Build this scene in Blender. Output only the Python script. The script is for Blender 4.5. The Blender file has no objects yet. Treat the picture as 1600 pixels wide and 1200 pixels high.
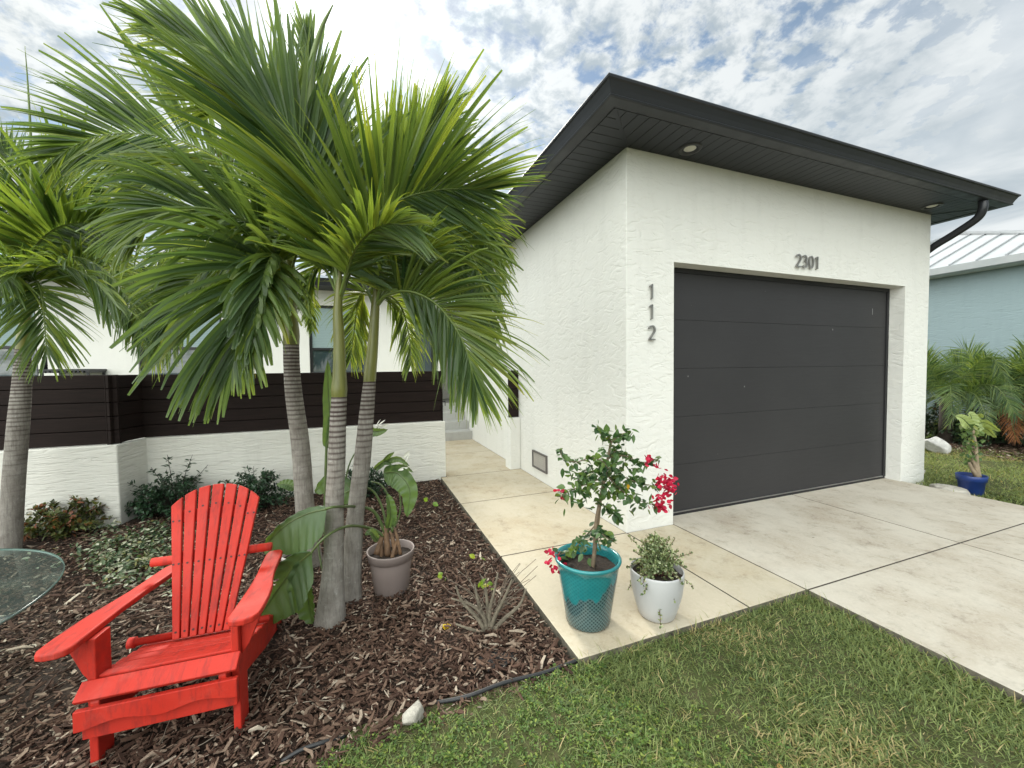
import bpy, bmesh, math, random
import numpy as np
from mathutils import Vector, Matrix
PI = math.pi
rnd = random.Random(7)
rng = np.random.default_rng(11)
sc = bpy.context.scene
COL = sc.collection

# ------------------------------------------------------------------ camera
F_PX = 625.09
CAM = np.array([-2.1693, -2.9022, 1.46])
FW = np.array([0.35460439, 0.93424324, -0.03801699])
RT = np.array([0.93469013, -0.35526159, -0.01198167])
UP = np.array([0.02469977, 0.03128536, 0.99920526])

def at(px, py, d):
    """world point seen at photo pixel (1600 x 1200) at forward distance d"""
    return CAM + d * (FW + (px - 800) / F_PX * RT + (600 - py) / F_PX * UP)

def ground(px, py, z=-0.05):
    v = FW + (px - 800) / F_PX * RT + (600 - py) / F_PX * UP
    return CAM + v * ((z - CAM[2]) / v[2])

def fdist(p):
    return float((np.array(p) - CAM) @ FW)

cam = bpy.data.cameras.new('camera')
cam.sensor_width = 36.0
cam.lens = F_PX / 1600 * 36.0
cam.clip_start = 0.02
cam.clip_end = 2000
co = bpy.data.objects.new('camera', cam)
COL.objects.link(co)
M = Matrix(((RT[0], UP[0], -FW[0]), (RT[1], UP[1], -FW[1]), (RT[2], UP[2], -FW[2])))
co.matrix_world = Matrix.Translation(Vector(CAM)) @ M.to_4x4()
sc.camera = co

# ------------------------------------------------------------------ objects
def tag(o, label=None, cat=None, group=None, kind=None):
    if label: o['label'] = label
    if cat: o['category'] = cat
    if group: o['group'] = group
    if kind: o['kind'] = kind
    return o

def empty(name, loc=(0, 0, 0), rot=None):
    o = bpy.data.objects.new(name, None)
    o.empty_display_size = 0.1
    o.location = Vector([float(v) for v in loc])
    if rot: o.rotation_euler = rot
    COL.objects.link(o)
    return o

def link(name, me, mat, parent=None):
    o = bpy.data.objects.new(name, me)
    COL.objects.link(o)
    for m in (mat if isinstance(mat, (list, tuple)) else [mat]):
        me.materials.append(m)
    if parent is not None: o.parent = parent
    return o

class MB:
    """collects shapes and links them as one mesh object"""
    def __init__(s):
        s.v = []; s.f = []; s.mi = []; s.sm = []
    def add(s, vs, fs, mi=0, smooth=False):
        n = len(s.v)
        s.v += [tuple(float(c) for c in v) for v in vs]
        for f in fs:
            s.f.append([i + n for i in f]); s.mi.append(mi); s.sm.append(smooth)
        return s
    def box(s, lo, hi, mi=0):
        x0, y0, z0 = lo; x1, y1, z1 = hi
        return s.add([(x0,y0,z0),(x1,y0,z0),(x1,y1,z0),(x0,y1,z0),(x0,y0,z1),(x1,y0,z1),(x1,y1,z1),(x0,y1,z1)],
              [(0,3,2,1),(4,5,6,7),(0,1,5,4),(1,2,6,5),(2,3,7,6),(3,0,4,7)], mi)
    def prism(s, pts, a, b, axis='z', mi=0):
        """outline pts extruded from a to b along axis; outline axes (x,y) for z, (x,z) for y, (y,z) for x"""
        n = len(pts)
        def P(p, t):
            if axis == 'z': return (p[0], p[1], t)
            if axis == 'y': return (p[0], t, p[1])
            return (t, p[0], p[1])
        vs = [P(p, a) for p in pts] + [P(p, b) for p in pts]
        fs = [list(range(n))[::-1], list(range(n, 2*n))] + [(i, (i+1) % n, n+(i+1) % n, n+i) for i in range(n)]
        return s.add(vs, fs, mi)
    def tube(s, pts, rad, n=8, mi=0, cap=True):
        pts = [np.array(p, float) for p in pts]
        if not hasattr(rad, '__len__'): rad = [rad] * len(pts)
        vs = []; fs = []
        u = None
        for i, p in enumerate(pts):
            t = pts[min(i+1, len(pts)-1)] - pts[max(i-1, 0)]
            t = t / (np.linalg.norm(t) + 1e-9)
            if u is None:
                a = np.array([0, 0, 1.0]) if abs(t[2]) < .9 else np.array([1.0, 0, 0])
                u = np.cross(a, t)
            u = u - t * (u @ t); u /= np.linalg.norm(u) + 1e-9
            w = np.cross(t, u)
            for k in range(n):
                an = 2*PI*k/n
                vs.append(p + rad[i]*(math.cos(an)*u + math.sin(an)*w))
        for i in range(len(pts)-1):
            for k in range(n):
                fs.append((i*n+k, i*n+(k+1) % n, (i+1)*n+(k+1) % n, (i+1)*n+k))
        if cap:
            fs.append(list(range(n))[::-1]); fs.append([(len(pts)-1)*n+k for k in range(n)])
        return s.add(vs, fs, mi, True)
    def lathe(s, prof, n=40, c=(0, 0, 0), mi=0):
        vs = []; fs = []
        for r, z in prof:
            for k in range(n):
                an = 2*PI*k/n
                vs.append((c[0]+r*math.cos(an), c[1]+r*math.sin(an), c[2]+z))
        for i in range(len(prof)-1):
            for k in range(n):
                fs.append((i*n+k, i*n+(k+1) % n, (i+1)*n+(k+1) % n, (i+1)*n+k))
        return s.add(vs, fs, mi, True)
    def build(s, name, mat, parent=None, bevel=0, seg=2):
        me = bpy.data.meshes.new(name)
        me.from_pydata(s.v, [], s.f)
        me.update()
        me.polygons.foreach_set('material_index', s.mi)
        me.polygons.foreach_set('use_smooth', s.sm)
        o = link(name, me, mat, parent)
        bm = bmesh.new(); bm.from_mesh(me)
        bmesh.ops.recalc_face_normals(bm, faces=bm.faces)
        bm.to_mesh(me); bm.free()
        if bevel:
            b = o.modifiers.new('bevel', 'BEVEL'); b.width = bevel; b.segments = seg
            b.limit_method = 'ANGLE'; b.angle_limit = math.radians(40); b.harden_normals = False
        return o

def npmesh(name, V, Fq, mat, parent=None, tone=None, smooth=False):
    """mesh from arrays: V (n,3), Fq (m,4) quads or (m,3); tone: per-vertex float attribute"""
    V = np.ascontiguousarray(V, np.float32); Fq = np.ascontiguousarray(Fq, np.int32)
    m, k = Fq.shape
    me = bpy.data.meshes.new(name)
    me.vertices.add(len(V)); me.vertices.foreach_set('co', V.ravel())
    me.loops.add(m*k); me.loops.foreach_set('vertex_index', Fq.ravel())
    me.polygons.add(m)
    me.polygons.foreach_set('loop_start', np.arange(0, m*k, k, dtype=np.int32))
    me.polygons.foreach_set('loop_total', np.full(m, k, np.int32))
    me.polygons.foreach_set('use_smooth', np.full(m, smooth, bool))
    me.update(calc_edges=True)
    if tone is not None:
        a = me.attributes.new('tone', 'FLOAT', 'POINT')
        a.data.foreach_set('value', np.ascontiguousarray(tone, np.float32))
    return link(name, me, mat, parent)

def curve_pts(pts, n):
    """Catmull-Rom through pts -> n points"""
    P = np.array(pts, float)
    P = np.vstack([2*P[0]-P[1], P, 2*P[-1]-P[-2]])
    ts = np.linspace(0, len(P)-3-1e-6, n)
    out = []
    for t in ts:
        i = int(t); f = t - i
        a, b, c, d = P[i], P[i+1], P[i+2], P[i+3]
        out.append(.5*((2*b)+(-a+c)*f+(2*a-5*b+4*c-d)*f*f+(-a+3*b-3*c+d)*f**3))
    return np.array(out)

def nrm(a):
    return a / (np.linalg.norm(a, axis=-1, keepdims=True) + 1e-9)

# ------------------------------------------------------------------ materials
class NT:
    def __init__(s, name):
        s.m = bpy.data.materials.new(name); s.m.use_nodes = True
        s.t = s.m.node_tree; s.t.nodes.clear()
        s.out = s.t.nodes.new('ShaderNodeOutputMaterial')
    def n(s, typ, **kw):
        nd = s.t.nodes.new(typ)
        for k, v in kw.items():
            if k.startswith('i_'): 
                key = k[2:].replace('_', ' ')
                nd.inputs[key].default_value = v
            else: setattr(nd, k, v)
        return nd
    def l(s, a, b): s.t.links.new(a, b)
    def noise(s, scale, detail=4, rough=.55, vec=None, dist=0):
        nd = s.n('ShaderNodeTexNoise'); nd.inputs['Scale'].default_value = scale
        nd.inputs['Detail'].default_value = detail; nd.inputs['Roughness'].default_value = rough
        nd.inputs['Distortion'].default_value = dist
        if vec is not None: s.l(vec, nd.inputs['Vector'])
        return nd.outputs['Fac']
    def coord(s, kind='Object', scale=(1, 1, 1), rot=(0, 0, 0)):
        tc = s.n('ShaderNodeTexCoord'); mp = s.n('ShaderNodeMapping')
        mp.inputs['Scale'].default_value = scale; mp.inputs['Rotation'].default_value = rot
        s.l(tc.outputs[kind], mp.inputs['Vector'])
        return mp.outputs['Vector']
    def ramp(s, fac, stops):
        r = s.n('ShaderNodeValToRGB'); e = r.color_ramp.elements
        while len(e) < len(stops): e.new(.5)
        for el, (p, c) in zip(e, stops):
            el.position = p
            el.color = (c, c, c, 1) if not hasattr(c, '__len__') else (*c, 1)
        s.l(fac, r.inputs['Fac'])
        return r.outputs['Color']
    def mix(s, fac, a, b, typ='MIX'):
        nd = s.n('ShaderNodeMix', data_type='RGBA', blend_type=typ)
        for sock, v in ((nd.inputs[0], fac), (nd.inputs[6], a), (nd.inputs[7], b)):
            if isinstance(v, (int, float)): sock.default_value = v
            elif isinstance(v, tuple): sock.default_value = (*v, 1)
            else: s.l(v, sock)
        return nd.outputs[2]
    def math(s, op, a, b=0.0):
        nd = s.n('ShaderNodeMath', operation=op)
        for sock, v in ((nd.inputs[0], a), (nd.inputs[1], b)):
            if isinstance(v, (int, float)): sock.default_value = v
            else: s.l(v, sock)
        return nd.outputs[0]
    def bump(s, h, strength=.3, dist=.01, normal=None):
        b = s.n('ShaderNodeBump'); b.inputs['Strength'].default_value = strength
        b.inputs['Distance'].default_value = dist
        s.l(h, b.inputs['Height'])
        if normal is not None: s.l(normal, b.inputs['Normal'])
        return b.outputs['Normal']
    def attr(s, name):
        a = s.n('ShaderNodeAttribute'); a.attribute_name = name
        return a.outputs['Fac']
    def pbr(s, color, rough=.6, normal=None, spec=.5, metal=0, **kw):
        p = s.n('ShaderNodeBsdfPrincipled')
        for key, v in (('Base Color', color), ('Roughness', rough), ('Metallic', metal), ('Specular IOR Level', spec)):
            if isinstance(v, (int, float)): p.inputs[key].default_value = v
            elif isinstance(v, tuple): p.inputs[key].default_value = (*v, 1)
            else: s.l(v, p.inputs[key])
        for k, v in kw.items(): p.inputs[k.replace('_', ' ')].default_value = v
        if normal is not None: s.l(normal, p.inputs['Normal'])
        return p
    def done(s, shader):
        s.l(shader.outputs[0], s.out.inputs['Surface']); return s.m

def simple(name, color, rough=.5, var=.12, nscale=6, bump=0, bscale=40, spec=.5, metal=0, kind='Object'):
    t = NT(name); v = t.coord(kind)
    n = t.noise(nscale, 5, .6, v)
    c = t.ramp(n, [(.25, tuple(max(0, x*(1-var*1.5)) for x in color)), (.75, tuple(min(1, x*(1+var)) for x in color))])
    nm = t.bump(t.noise(bscale, 4, .6, v), bump, .01) if bump else None
    return t.done(t.pbr(c, rough, nm, spec, metal))

def stucco(name, color, stretch=(9, 9, 26), strength=.5, stain=.12):
    t = NT(name); v = t.coord('Object')
    v2 = t.coord('Object', stretch)
    big = t.noise(1.3, 5, .6, v)
    fine = t.noise(22, 4, .6, v)
    n1 = t.noise(1.0, 3, .55, v2, 1.4)
    trowel = t.ramp(n1, [(.36, 0.0), (.47, .65), (.56, .78), (.66, 1.0)])
    h = t.math('ADD', t.math('MULTIPLY', fine, .35), trowel)
    vs = t.coord('Object', (1.6, 1.6, .35))
    streak = t.noise(3.0, 5, .65, vs)
    c = t.mix(t.math('MULTIPLY', t.ramp(streak, [(.5, 0.0), (.78, 1.0)]), stain*2.2), color, tuple(x*.62 for x in color))
    c = t.mix(t.math('MULTIPLY', t.ramp(big, [(.35, 0.0), (.75, 1.0)]), stain), c, tuple(x*y for x, y in zip(color, (.82, .78, .68))))
    return t.done(t.pbr(c, .85, t.bump(h, strength, .004), .25))

def leafmat(name, dark, light, trans=.35, rough=.38, yellow=None, spec=.45, back=None):
    """leaf blades: colour spread over the 'tone' attribute, light shining through"""
    t = NT(name)
    tone = t.attr('tone')
    stops = [(0.0, dark), (.72, light)]
    stops.append((1.0, yellow if yellow else light))
    c = t.ramp(tone, stops)
    geo = t.n('ShaderNodeNewGeometry')
    if back:
        c = t.mix(geo.outputs['Backfacing'], c, t.mix(.6, c, back))
    p = t.pbr(c, rough, None, spec)
    tr = t.n('ShaderNodeBsdfTranslucent')
    tc = t.mix(1.0, c, (2.4, 2.1, .8), 'MULTIPLY')
    t.l(tc, tr.inputs['Color'])
    mx = t.n('ShaderNodeMixShader'); mx.inputs[0].default_value = trans
    t.l(p.outputs[0], mx.inputs[1]); t.l(tr.outputs[0], mx.inputs[2])
    return t.done(mx)

# ------------------------------------------------------------------ light
w = bpy.data.worlds.new('World'); sc.world = w; w.use_nodes = True
nt = w.node_tree; nt.nodes.clear()
def wn(typ, **kw):
    nd = nt.nodes.new(typ)
    for k, v in kw.items(): setattr(nd, k, v)
    return nd
SUN = nrm(np.array([-0.0414, 1.1222, 0.8865]))
SUN_EL = math.asin(SUN[2]); SUN_AZ = math.atan2(SUN[0], SUN[1])
sky = wn('ShaderNodeTexSky', sky_type='NISHITA', sun_disc=False)
sky.sun_elevation = SUN_EL; sky.sun_rotation = SUN_AZ
sky.air_density = 1.0; sky.dust_density = .4; sky.ozone_density = 1.2
bg = wn('ShaderNodeBackground'); wo = wn('ShaderNodeOutputWorld')
tcw = wn('ShaderNodeTexCoord')
def wmath(op, a, b=0.0, clamp=False):
    nd = wn('ShaderNodeMath', operation=op); nd.use_clamp = clamp
    for s_, v in ((nd.inputs[0], a), (nd.inputs[1], b)):
        if isinstance(v, (int, float)): s_.default_value = v
        else: nt.links.new(v, s_)
    return nd.outputs[0]
def wrange(x, a, b, c=0.0, d=1.0, smooth=True):
    nd = wn('ShaderNodeMapRange'); nd.interpolation_type = 'SMOOTHSTEP' if smooth else 'LINEAR'
    nt.links.new(x, nd.inputs[0])
    for i, v in enumerate((a, b, c, d)): nd.inputs[i+1].default_value = v
    return nd.outputs[0]
sepw = wn('ShaderNodeSeparateXYZ'); nt.links.new(tcw.outputs['Generated'], sepw.inputs[0])
zz = wmath('ADD', wmath('MAXIMUM', sepw.outputs[2], 0.0), .20)
cx = wmath('DIVIDE', sepw.outputs[0], zz); cy = wmath('DIVIDE', sepw.outputs[1], zz)
comb = wn('ShaderNodeCombineXYZ'); nt.links.new(cx, comb.inputs[0]); nt.links.new(cy, comb.inputs[1])
def wnoise(scale, detail, rough, dist=0.0, off=(0, 0, 0), sc_=(1, 1, 1), rot=0):
    mp = wn('ShaderNodeMapping'); mp.inputs['Location'].default_value = off; mp.inputs['Scale'].default_value = sc_
    mp.inputs['Rotation'].default_value = (0, 0, rot)
    nt.links.new(comb.outputs[0], mp.inputs[0])
    nd = wn('ShaderNodeTexNoise'); nd.inputs['Scale'].default_value = scale; nd.inputs['Detail'].default_value = detail
    nd.inputs['Roughness'].default_value = rough; nd.inputs['Distortion'].default_value = dist
    nt.links.new(mp.outputs[0], nd.inputs['Vector'])
    return nd.outputs['Fac']
sund = wn('ShaderNodeVectorMath', operation='DOT_PRODUCT')
nt.links.new(tcw.outputs['Generated'], sund.inputs[0]); sund.inputs[1].default_value = tuple(SUN)
cosun = wmath('MAXIMUM', sund.outputs['Value'], 0.0)
glow = wmath('POWER', cosun, 22.0); core = wmath('POWER', cosun, 160.0)
puffs = wnoise(13.0, 8, .60, .2)
broad = wnoise(2.2, 3, .5, 0, (3.1, 1.7, 0))
veil = wnoise(2.6, 5, .55, .5, (7.3, 2.2, 0), (1, .6, 1), .6)
# to the right of the garage the puffs run together into a smooth sheet
sheet = wrange(sepw.outputs[0], .60, .93)
dens = wmath('ADD', wmath('ADD', puffs, wmath('MULTIPLY', wmath('SUBTRACT', broad, .5), .62)), wmath('MULTIPLY', glow, .05))
cover = wrange(dens, .34, .545)
cover = wmath('MAXIMUM', cover, wmath('MULTIPLY', sheet, wrange(veil, .12, .42, .80, 1.0)))
shade = wrange(wnoise(13.0, 8, .6, .2, (.010, .030, 0)), .36, .60)
shade = wmath('ADD', wmath('MULTIPLY', shade, wmath('SUBTRACT', 1.0, sheet)), wmath('MULTIPLY', wrange(veil, .3, .66), sheet))
ccol = wn('ShaderNodeMix', data_type='RGBA')
nt.links.new(shade, ccol.inputs[0])
ccol.inputs[6].default_value = (2.95, 3.40, 3.72, 1); ccol.inputs[7].default_value = (5.2, 5.45, 5.5, 1)
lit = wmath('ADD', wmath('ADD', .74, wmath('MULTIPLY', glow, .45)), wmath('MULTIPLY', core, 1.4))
# unseen clouds left of and behind the camera, brightened as added fill light
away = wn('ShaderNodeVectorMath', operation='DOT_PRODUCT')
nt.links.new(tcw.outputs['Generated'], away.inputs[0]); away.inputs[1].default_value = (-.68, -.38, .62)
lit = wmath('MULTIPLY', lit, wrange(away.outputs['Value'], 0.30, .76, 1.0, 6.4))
warm = wn('ShaderNodeMix', data_type='RGBA', blend_type='MULTIPLY'); warm.inputs[7].default_value = (1.03, .99, .91, 1)
nt.links.new(wrange(away.outputs['Value'], .2, .5), warm.inputs[0]); nt.links.new(ccol.outputs[2], warm.inputs[6])
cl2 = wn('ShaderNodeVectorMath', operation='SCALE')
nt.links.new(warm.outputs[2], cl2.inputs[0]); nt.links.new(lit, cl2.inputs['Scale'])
skyd = wn('ShaderNodeVectorMath', operation='MULTIPLY'); skyd.inputs[1].default_value = (.60, .60, .54)
nt.links.new(sky.outputs[0], skyd.inputs[0])
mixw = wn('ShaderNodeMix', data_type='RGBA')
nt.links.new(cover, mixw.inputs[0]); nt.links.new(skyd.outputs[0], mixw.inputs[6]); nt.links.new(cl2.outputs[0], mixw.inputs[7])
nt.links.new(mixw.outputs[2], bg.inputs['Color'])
bg.inputs['Strength'].default_value = 0.1
nt.links.new(bg.outputs[0], wo.inputs[0])
sl = bpy.data.lights.new('sun', 'SUN'); sl.energy = 1.5; sl.angle = math.radians(14); sl.color = (1, .95, .86)
so = bpy.data.objects.new('sun', sl); COL.objects.link(so)
so.rotation_euler = Vector(SUN).to_track_quat('Z', 'Y').to_euler()
so.location = (0, 5, 12)
sc.view_settings.view_transform = 'Standard'; sc.view_settings.look = 'None'
sc.view_settings.exposure = 1.20; sc.view_settings.gamma = 1
sc.cycles.max_bounces = 10; sc.cycles.diffuse_bounces = 4; sc.cycles.transmission_bounces = 6; sc.cycles.transparent_max_bounces = 8
# ================================================================== SITE
W = 1.183        # width of the walkway slab
YF = -1.195      # its front edge
XL, XR, XC = .517, 4.095, 4.615
ZS = 3.335       # soffit
ZO = 2.411       # head of the garage opening
YB = 2.50        # line of the low garden wall

def terrain(name, x0, x1, y0, y1, z, nx, ny, amp, mat, seed=0, hole=None):
    xs = np.linspace(x0, x1, nx); ys = np.linspace(y0, y1, ny)
    X, Y = np.meshgrid(xs, ys)
    r = np.random.default_rng(seed); Z = np.full_like(X, z)
    for k in range(14):
        fx, fy = r.uniform(-9, 9, 2); ph = r.uniform(0, 6.28)
        Z += amp/3 * np.sin(fx*X + fy*Y + ph)
    V = np.stack([X.ravel(), Y.ravel(), Z.ravel()], 1)
    i = np.arange(nx*ny).reshape(ny, nx)
    Fq = np.stack([i[:-1, :-1].ravel(), i[:-1, 1:].ravel(), i[1:, 1:].ravel(), i[1:, :-1].ravel()], 1)
    o = npmesh(name, V, Fq, mat, smooth=True); o['kind'] = 'structure'
    return o

# soil under everything, out to the horizon
t = NT('lawn_soil'); v = t.coord('Object')
c = t.ramp(t.noise(.9, 6, .6, v), [(.3, (.03, .045, .012)), (.7, (.07, .085, .03))])
c = t.mix(t.ramp(t.noise(14, 5, .7, v), [(.4, 0.0), (.7, .7)]), c, (.10, .08, .05))
m_lawnsoil = t.done(t.pbr(c, .95, t.bump(t.noise(60, 4, .7, v), .6, .01), .1))
far = MB(); R = 900
far.add([(-R, -R, -.13), (R, -R, -.13), (R, R, -.13), (-R, R, -.13)], [(0, 1, 2, 3)])
far.build('ground', m_lawnsoil)['kind'] = 'structure'
terrain('lawn_ground', -5.5, 4.0, -4.4, -1.14, -.036, 90, 40, .006, m_lawnsoil, 1)
terrain('lawn_ground', 4.63, 13, -3.0, 9.0, -.055, 60, 80, .012, m_lawnsoil, 2)

t = NT('mulch_soil'); v = t.coord('Object')
c = t.ramp(t.noise(40, 6, .7, v), [(.3, (.012, .008, .006)), (.6, (.035, .022, .016)), (.8, (.07, .05, .038))])
m_mulchsoil = t.done(t.pbr(c, .9, t.bump(t.noise(90, 4, .7, v), .9, .012), .2))
terrain('mulch_bed', -6.2, -W-.012, -1.20, YB+.1, -.046, 120, 100, .009, m_mulchsoil, 3)

# ---- concrete
def concrete(name, base, brown, amt):
    t = NT(name); v = t.coord('Object')
    n = t.noise(1.4, 8, .66, v, .2)
    st = t.coord('Object', (5.0, 1.6, 1), (0, 0, .12))
    n2 = t.noise(2.2, 9, .74, st, .25)
    grime = t.noise(9, 9, .78, v, .3)
    c = t.mix(t.math('MULTIPLY', t.ramp(n, [(.44, 0.0), (.66, 1.0)]), amt*.8), base, brown)
    c = t.mix(t.math('MULTIPLY', t.ramp(n2, [(.52, 0.0), (.72, 1.0)]), amt*.34), c, tuple(x*.60 for x in base))
    c = t.mix(t.math('MULTIPLY', t.math('MULTIPLY', t.ramp(grime, [(.52, 0.0), (.70, 1.0)]), t.ramp(n, [(.40, .15), (.62, 1.0)])), amt), c, tuple(x*.52 for x in brown))
    sp = t.noise(95, 5, .8, v)
    c = t.mix(t.ramp(sp, [(.58, 0.0), (.76, .55)]), c, tuple(x*.40 for x in base))
    c = t.mix(t.ramp(t.noise(48, 5, .75, v), [(.34, .22), (.52, 0.0)]), c, tuple(min(1, x*1.28) for x in base))
    spots = t.n('ShaderNodeTexVoronoi'); spots.inputs['Scale'].default_value = 3.1; t.l(v, spots.inputs['Vector'])
    c = t.mix(t.ramp(spots.outputs['Distance'], [(.018, .6), (.034, 0.0)]), c, (.06, .045, .03))
    h = t.math('ADD', t.noise(150, 4, .7, v), t.math('MULTIPLY', n2, .8))
    return t.done(t.pbr(c, .85, t.bump(h, .35, .002), .25))
m_walk = concrete('walk_concrete', (.47, .42, .325), (.36, .285, .18), .85)
m_drive = concrete('drive_concrete', (.50, .46, .39), (.36, .305, .235), .95)
m_edge = simple('stained_edge', (.13, .115, .085), .9, .5, 25)
m_joint = simple('joint_dirt', (.035, .028, .02), .95)

def slabs(name, polys, mat, z=0, th=.11):
    b = MB()
    for p in polys: b.prism(p, z-th, z)
    o = b.build(name, [mat, m_edge], bevel=.004, seg=2)
    for p in o.data.polygons:
        if abs(p.normal.z) < .5: p.material_index = 1        # cast edges, stained by the soil they stand in
    o['kind'] = 'structure'; return o
g = .0048
def rect(x0, y0, x1, y1): return [(x0+g, y0+g), (x1-g, y0+g), (x1-g, y1-g), (x0+g, y1-g)]
slabs('walkway', [rect(-W, YF, 0, 0), rect(-W, 0, 0, 1.32), rect(-W, 1.32, 0, YB-.03), rect(0, YF, XL, 0)], m_walk)
slabs('courtyard_path', [rect(-1.10, YB-.03, 0, 3.9), rect(-1.10, 3.9, 0, 5.2)], m_walk)
xm = 2.37
slabs('driveway', [rect(XL, YF, xm, .40), rect(xm, YF, 4.13, .40),
                   rect(XL, -3.4, xm, YF), rect(xm, -3.4, 3.98, YF),
                   rect(XL, -7.0, xm, -3.4), rect(xm, -7.0, 3.9, -3.4)], m_drive)
b = MB(); b.box((-W+.012, YF+.012, -.12), (4.1, .3, -.003)); b.box((-W+.012, .3, -.12), (-.0, YB, -.003))
b.box((-1.09, YB, -.12), (0, 5.2, -.003)); b.box((XL+.02, -6.98, -.12), (3.88, YF+.012, -.003))
b.build('slab_base', m_joint)['kind'] = 'structure'

# ================================================================== GARAGE
m_wall = stucco('garage_stucco', (.685, .68, .645), (6.5, 6.5, 13), .9, .09)
m_wall_low = stucco('garden_wall_stucco', (.70, .69, .64), (4, 4, 26), 1.0, .16)
t = NT('dark_metal'); v = t.coord('Object')
c = t.ramp(t.noise(2.2, 4, .6, v), [(.3, (.011, .0125, .0165)), (.7, (.0155, .0172, .0225))])
m_dark = t.done(t.pbr(c, t.ramp(t.noise(7, 4, .6, v), [(.3, .34), (.7, .5)]), t.bump(t.noise(3, 2, .5, v), .05, .01), .5))
t = NT('soffit_metal'); v = t.coord('Object')
m_soffit = t.done(t.pbr(t.ramp(t.noise(4, 4, .6, v), [(.3, (.008, .010, .0155)), (.7, (.012, .0145, .021))]), .45, None, .5))

gar = empty('garage', (0, 0, 0))
tag(gar, 'white stucco garage with dark flat eaves and a charcoal roller door', 'garage')
GD = 6.4
# walls: outer box with the door opening cut through the front
b = MB()
T = .20
def quad(a, bb, cc, d): b.add([a, bb, cc, d], [(0, 1, 2, 3)])
zb = -.12
for (x0, x1, z0, z1) in ((0, XL, zb, ZS), (XR, XC, zb, ZS), (XL, XR, ZO, ZS)):
    quad((x0, 0, z0), (x1, 0, z0), (x1, 0, z1), (x0, 0, z1))
RD = .30
quad((XL, 0, zb), (XL, RD, zb), (XL, RD, ZO), (XL, 0, ZO))
quad((XR, RD, zb), (XR, 0, zb), (XR, 0, ZO), (XR, RD, ZO))
quad((XL, 0, ZO), (XL, RD, ZO), (XR, RD, ZO), (XR, 0, ZO))
quad((0, GD, zb), (0, 0, zb), (0, 0, ZS), (0, GD, ZS))
quad((XC, 0, zb), (XC, GD, zb), (XC, GD, ZS), (XC, 0, ZS))
quad((XC, GD, zb), (0, GD, zb), (0, GD, ZS), (XC, GD, ZS))
wall = b.build('wall', m_wall, gar)
bm = bmesh.new(); bm.from_mesh(wall.data)
bmesh.ops.remove_doubles(bm, verts=bm.verts, dist=1e-4)
bmesh.ops.recalc_face_normals(bm, faces=bm.faces); bm.to_mesh(wall.data); bm.free()
bv = wall.modifiers.new('bevel', 'BEVEL'); bv.width = .008; bv.segments = 3; bv.limit_method = 'ANGLE'; bv.angle_limit = .6

# soffit: narrow boards across each overhang, mitred on the diagonal
E1, E2, E3, ZG = .40, .512, .556, 3.442
xe = XC + E1
b = MB(); bw = .104; gap = .004
def board(poly): b.prism(poly, ZS, ZS+.012)
x = -E1
while x < xe:
    xa, xb_ = x+gap, min(x+bw, xe)
    ya = [min(0.0, xx) if xx < 0 else (0.0 if xx <= XC else -(xx-XC)) for xx in (xa, xb_)]
    if xa < 0 < xb_: board([(xa, -E1), (xb_, -E1), (xb_, 0), (0, 0), (xa, xa)])
    elif xa < XC < xb_: board([(xa, -E1), (xb_, -E1), (xb_, XC-xb_), (XC, 0), (xa, 0)])
    else: board([(xa, -E1), (xb_, -E1), (xb_, ya[1]), (xa, ya[0])])
    x += bw
b.add([(-E1, -E1, ZS+.02), (xe, -E1, ZS+.02), (xe, .02, ZS+.02), (-E1, .02, ZS+.02)], [(0, 1, 2, 3)])
b.build('soffit', m_soffit, gar, bevel=.0035, seg=1)
for side in (0, 1):
    b = MB(); y = -E1
    while y < GD:
        ya_, yb_ = y+gap, y+bw
        f = lambda q: max(q, -E1) if q < 0 else 0.0
        def X(xx): return xx if side == 0 else XC-xx
        if ya_ < 0 < yb_: pl = [(X(-E1), ya_), (X(ya_), ya_), (X(0), 0), (X(0), yb_), (X(-E1), yb_)]
        else: pl = [(X(-E1), ya_), (X(f(ya_)), ya_), (X(f(yb_)), yb_), (X(-E1), yb_)]
        b.prism(pl, ZS, ZS+.012); y += bw
    xx0, xx1 = (-E1, .02) if side == 0 else (XC-.02, xe)
    b.add([(xx0, -E1, ZS+.022), (xx1, -E1, ZS+.022), (xx1, GD, ZS+.022), (xx0, GD, ZS+.022)], [(0, 1, 2, 3)])
    b.build('soffit', m_soffit, gar, bevel=.0035, seg=1)
for (p, q) in (((-E1, -E1), (0, 0)), ((xe, -E1), (XC, 0))):
    b = MB()
    dx, dy = q[0]-p[0], q[1]-p[1]; L = math.hypot(dx, dy); nx, ny = -dy/L*.014, dx/L*.014
    b.prism([(p[0]+nx, p[1]+ny), (p[0]-nx, p[1]-ny), (q[0]-nx, q[1]-ny), (q[0]+nx, q[1]+ny)], ZS-.004, ZS+.004)
    b.build('mitre_strip', m_soffit, gar)

# gutter swept round the eaves: flat underside, outward-leaning face, rolled lip
prof = [(E1+.006, ZS+.02), (E1+.006, ZS-.001), (E1+.018, ZS-.006), (E2-.012, ZS-.006), (E2, ZS-.003), (E2+.004, ZS+.006), (E2-.002, ZS+.014),
        (E2+.012, ZS+.045), (E3-.012, ZG-.025), (E3, ZG-.018), (E3+.004, ZG-.006), (E3, ZG+.002), (E3-.012, ZG+.001)]
b = MB(); vs = []; fs = []
k = len(prof)
for o_, z in prof:
    vs += [(-o_, GD, z), (-o_, -o_, z), (XC+o_, -o_, z), (XC+o_, GD, z)]
for i in range(k-1):
    for j in range(3):
        fs.append((i*4+j, i*4+j+1, (i+1)*4+j+1, (i+1)*4+j))
b.add(vs, fs)
b.build('gutter', m_dark, gar)
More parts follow.
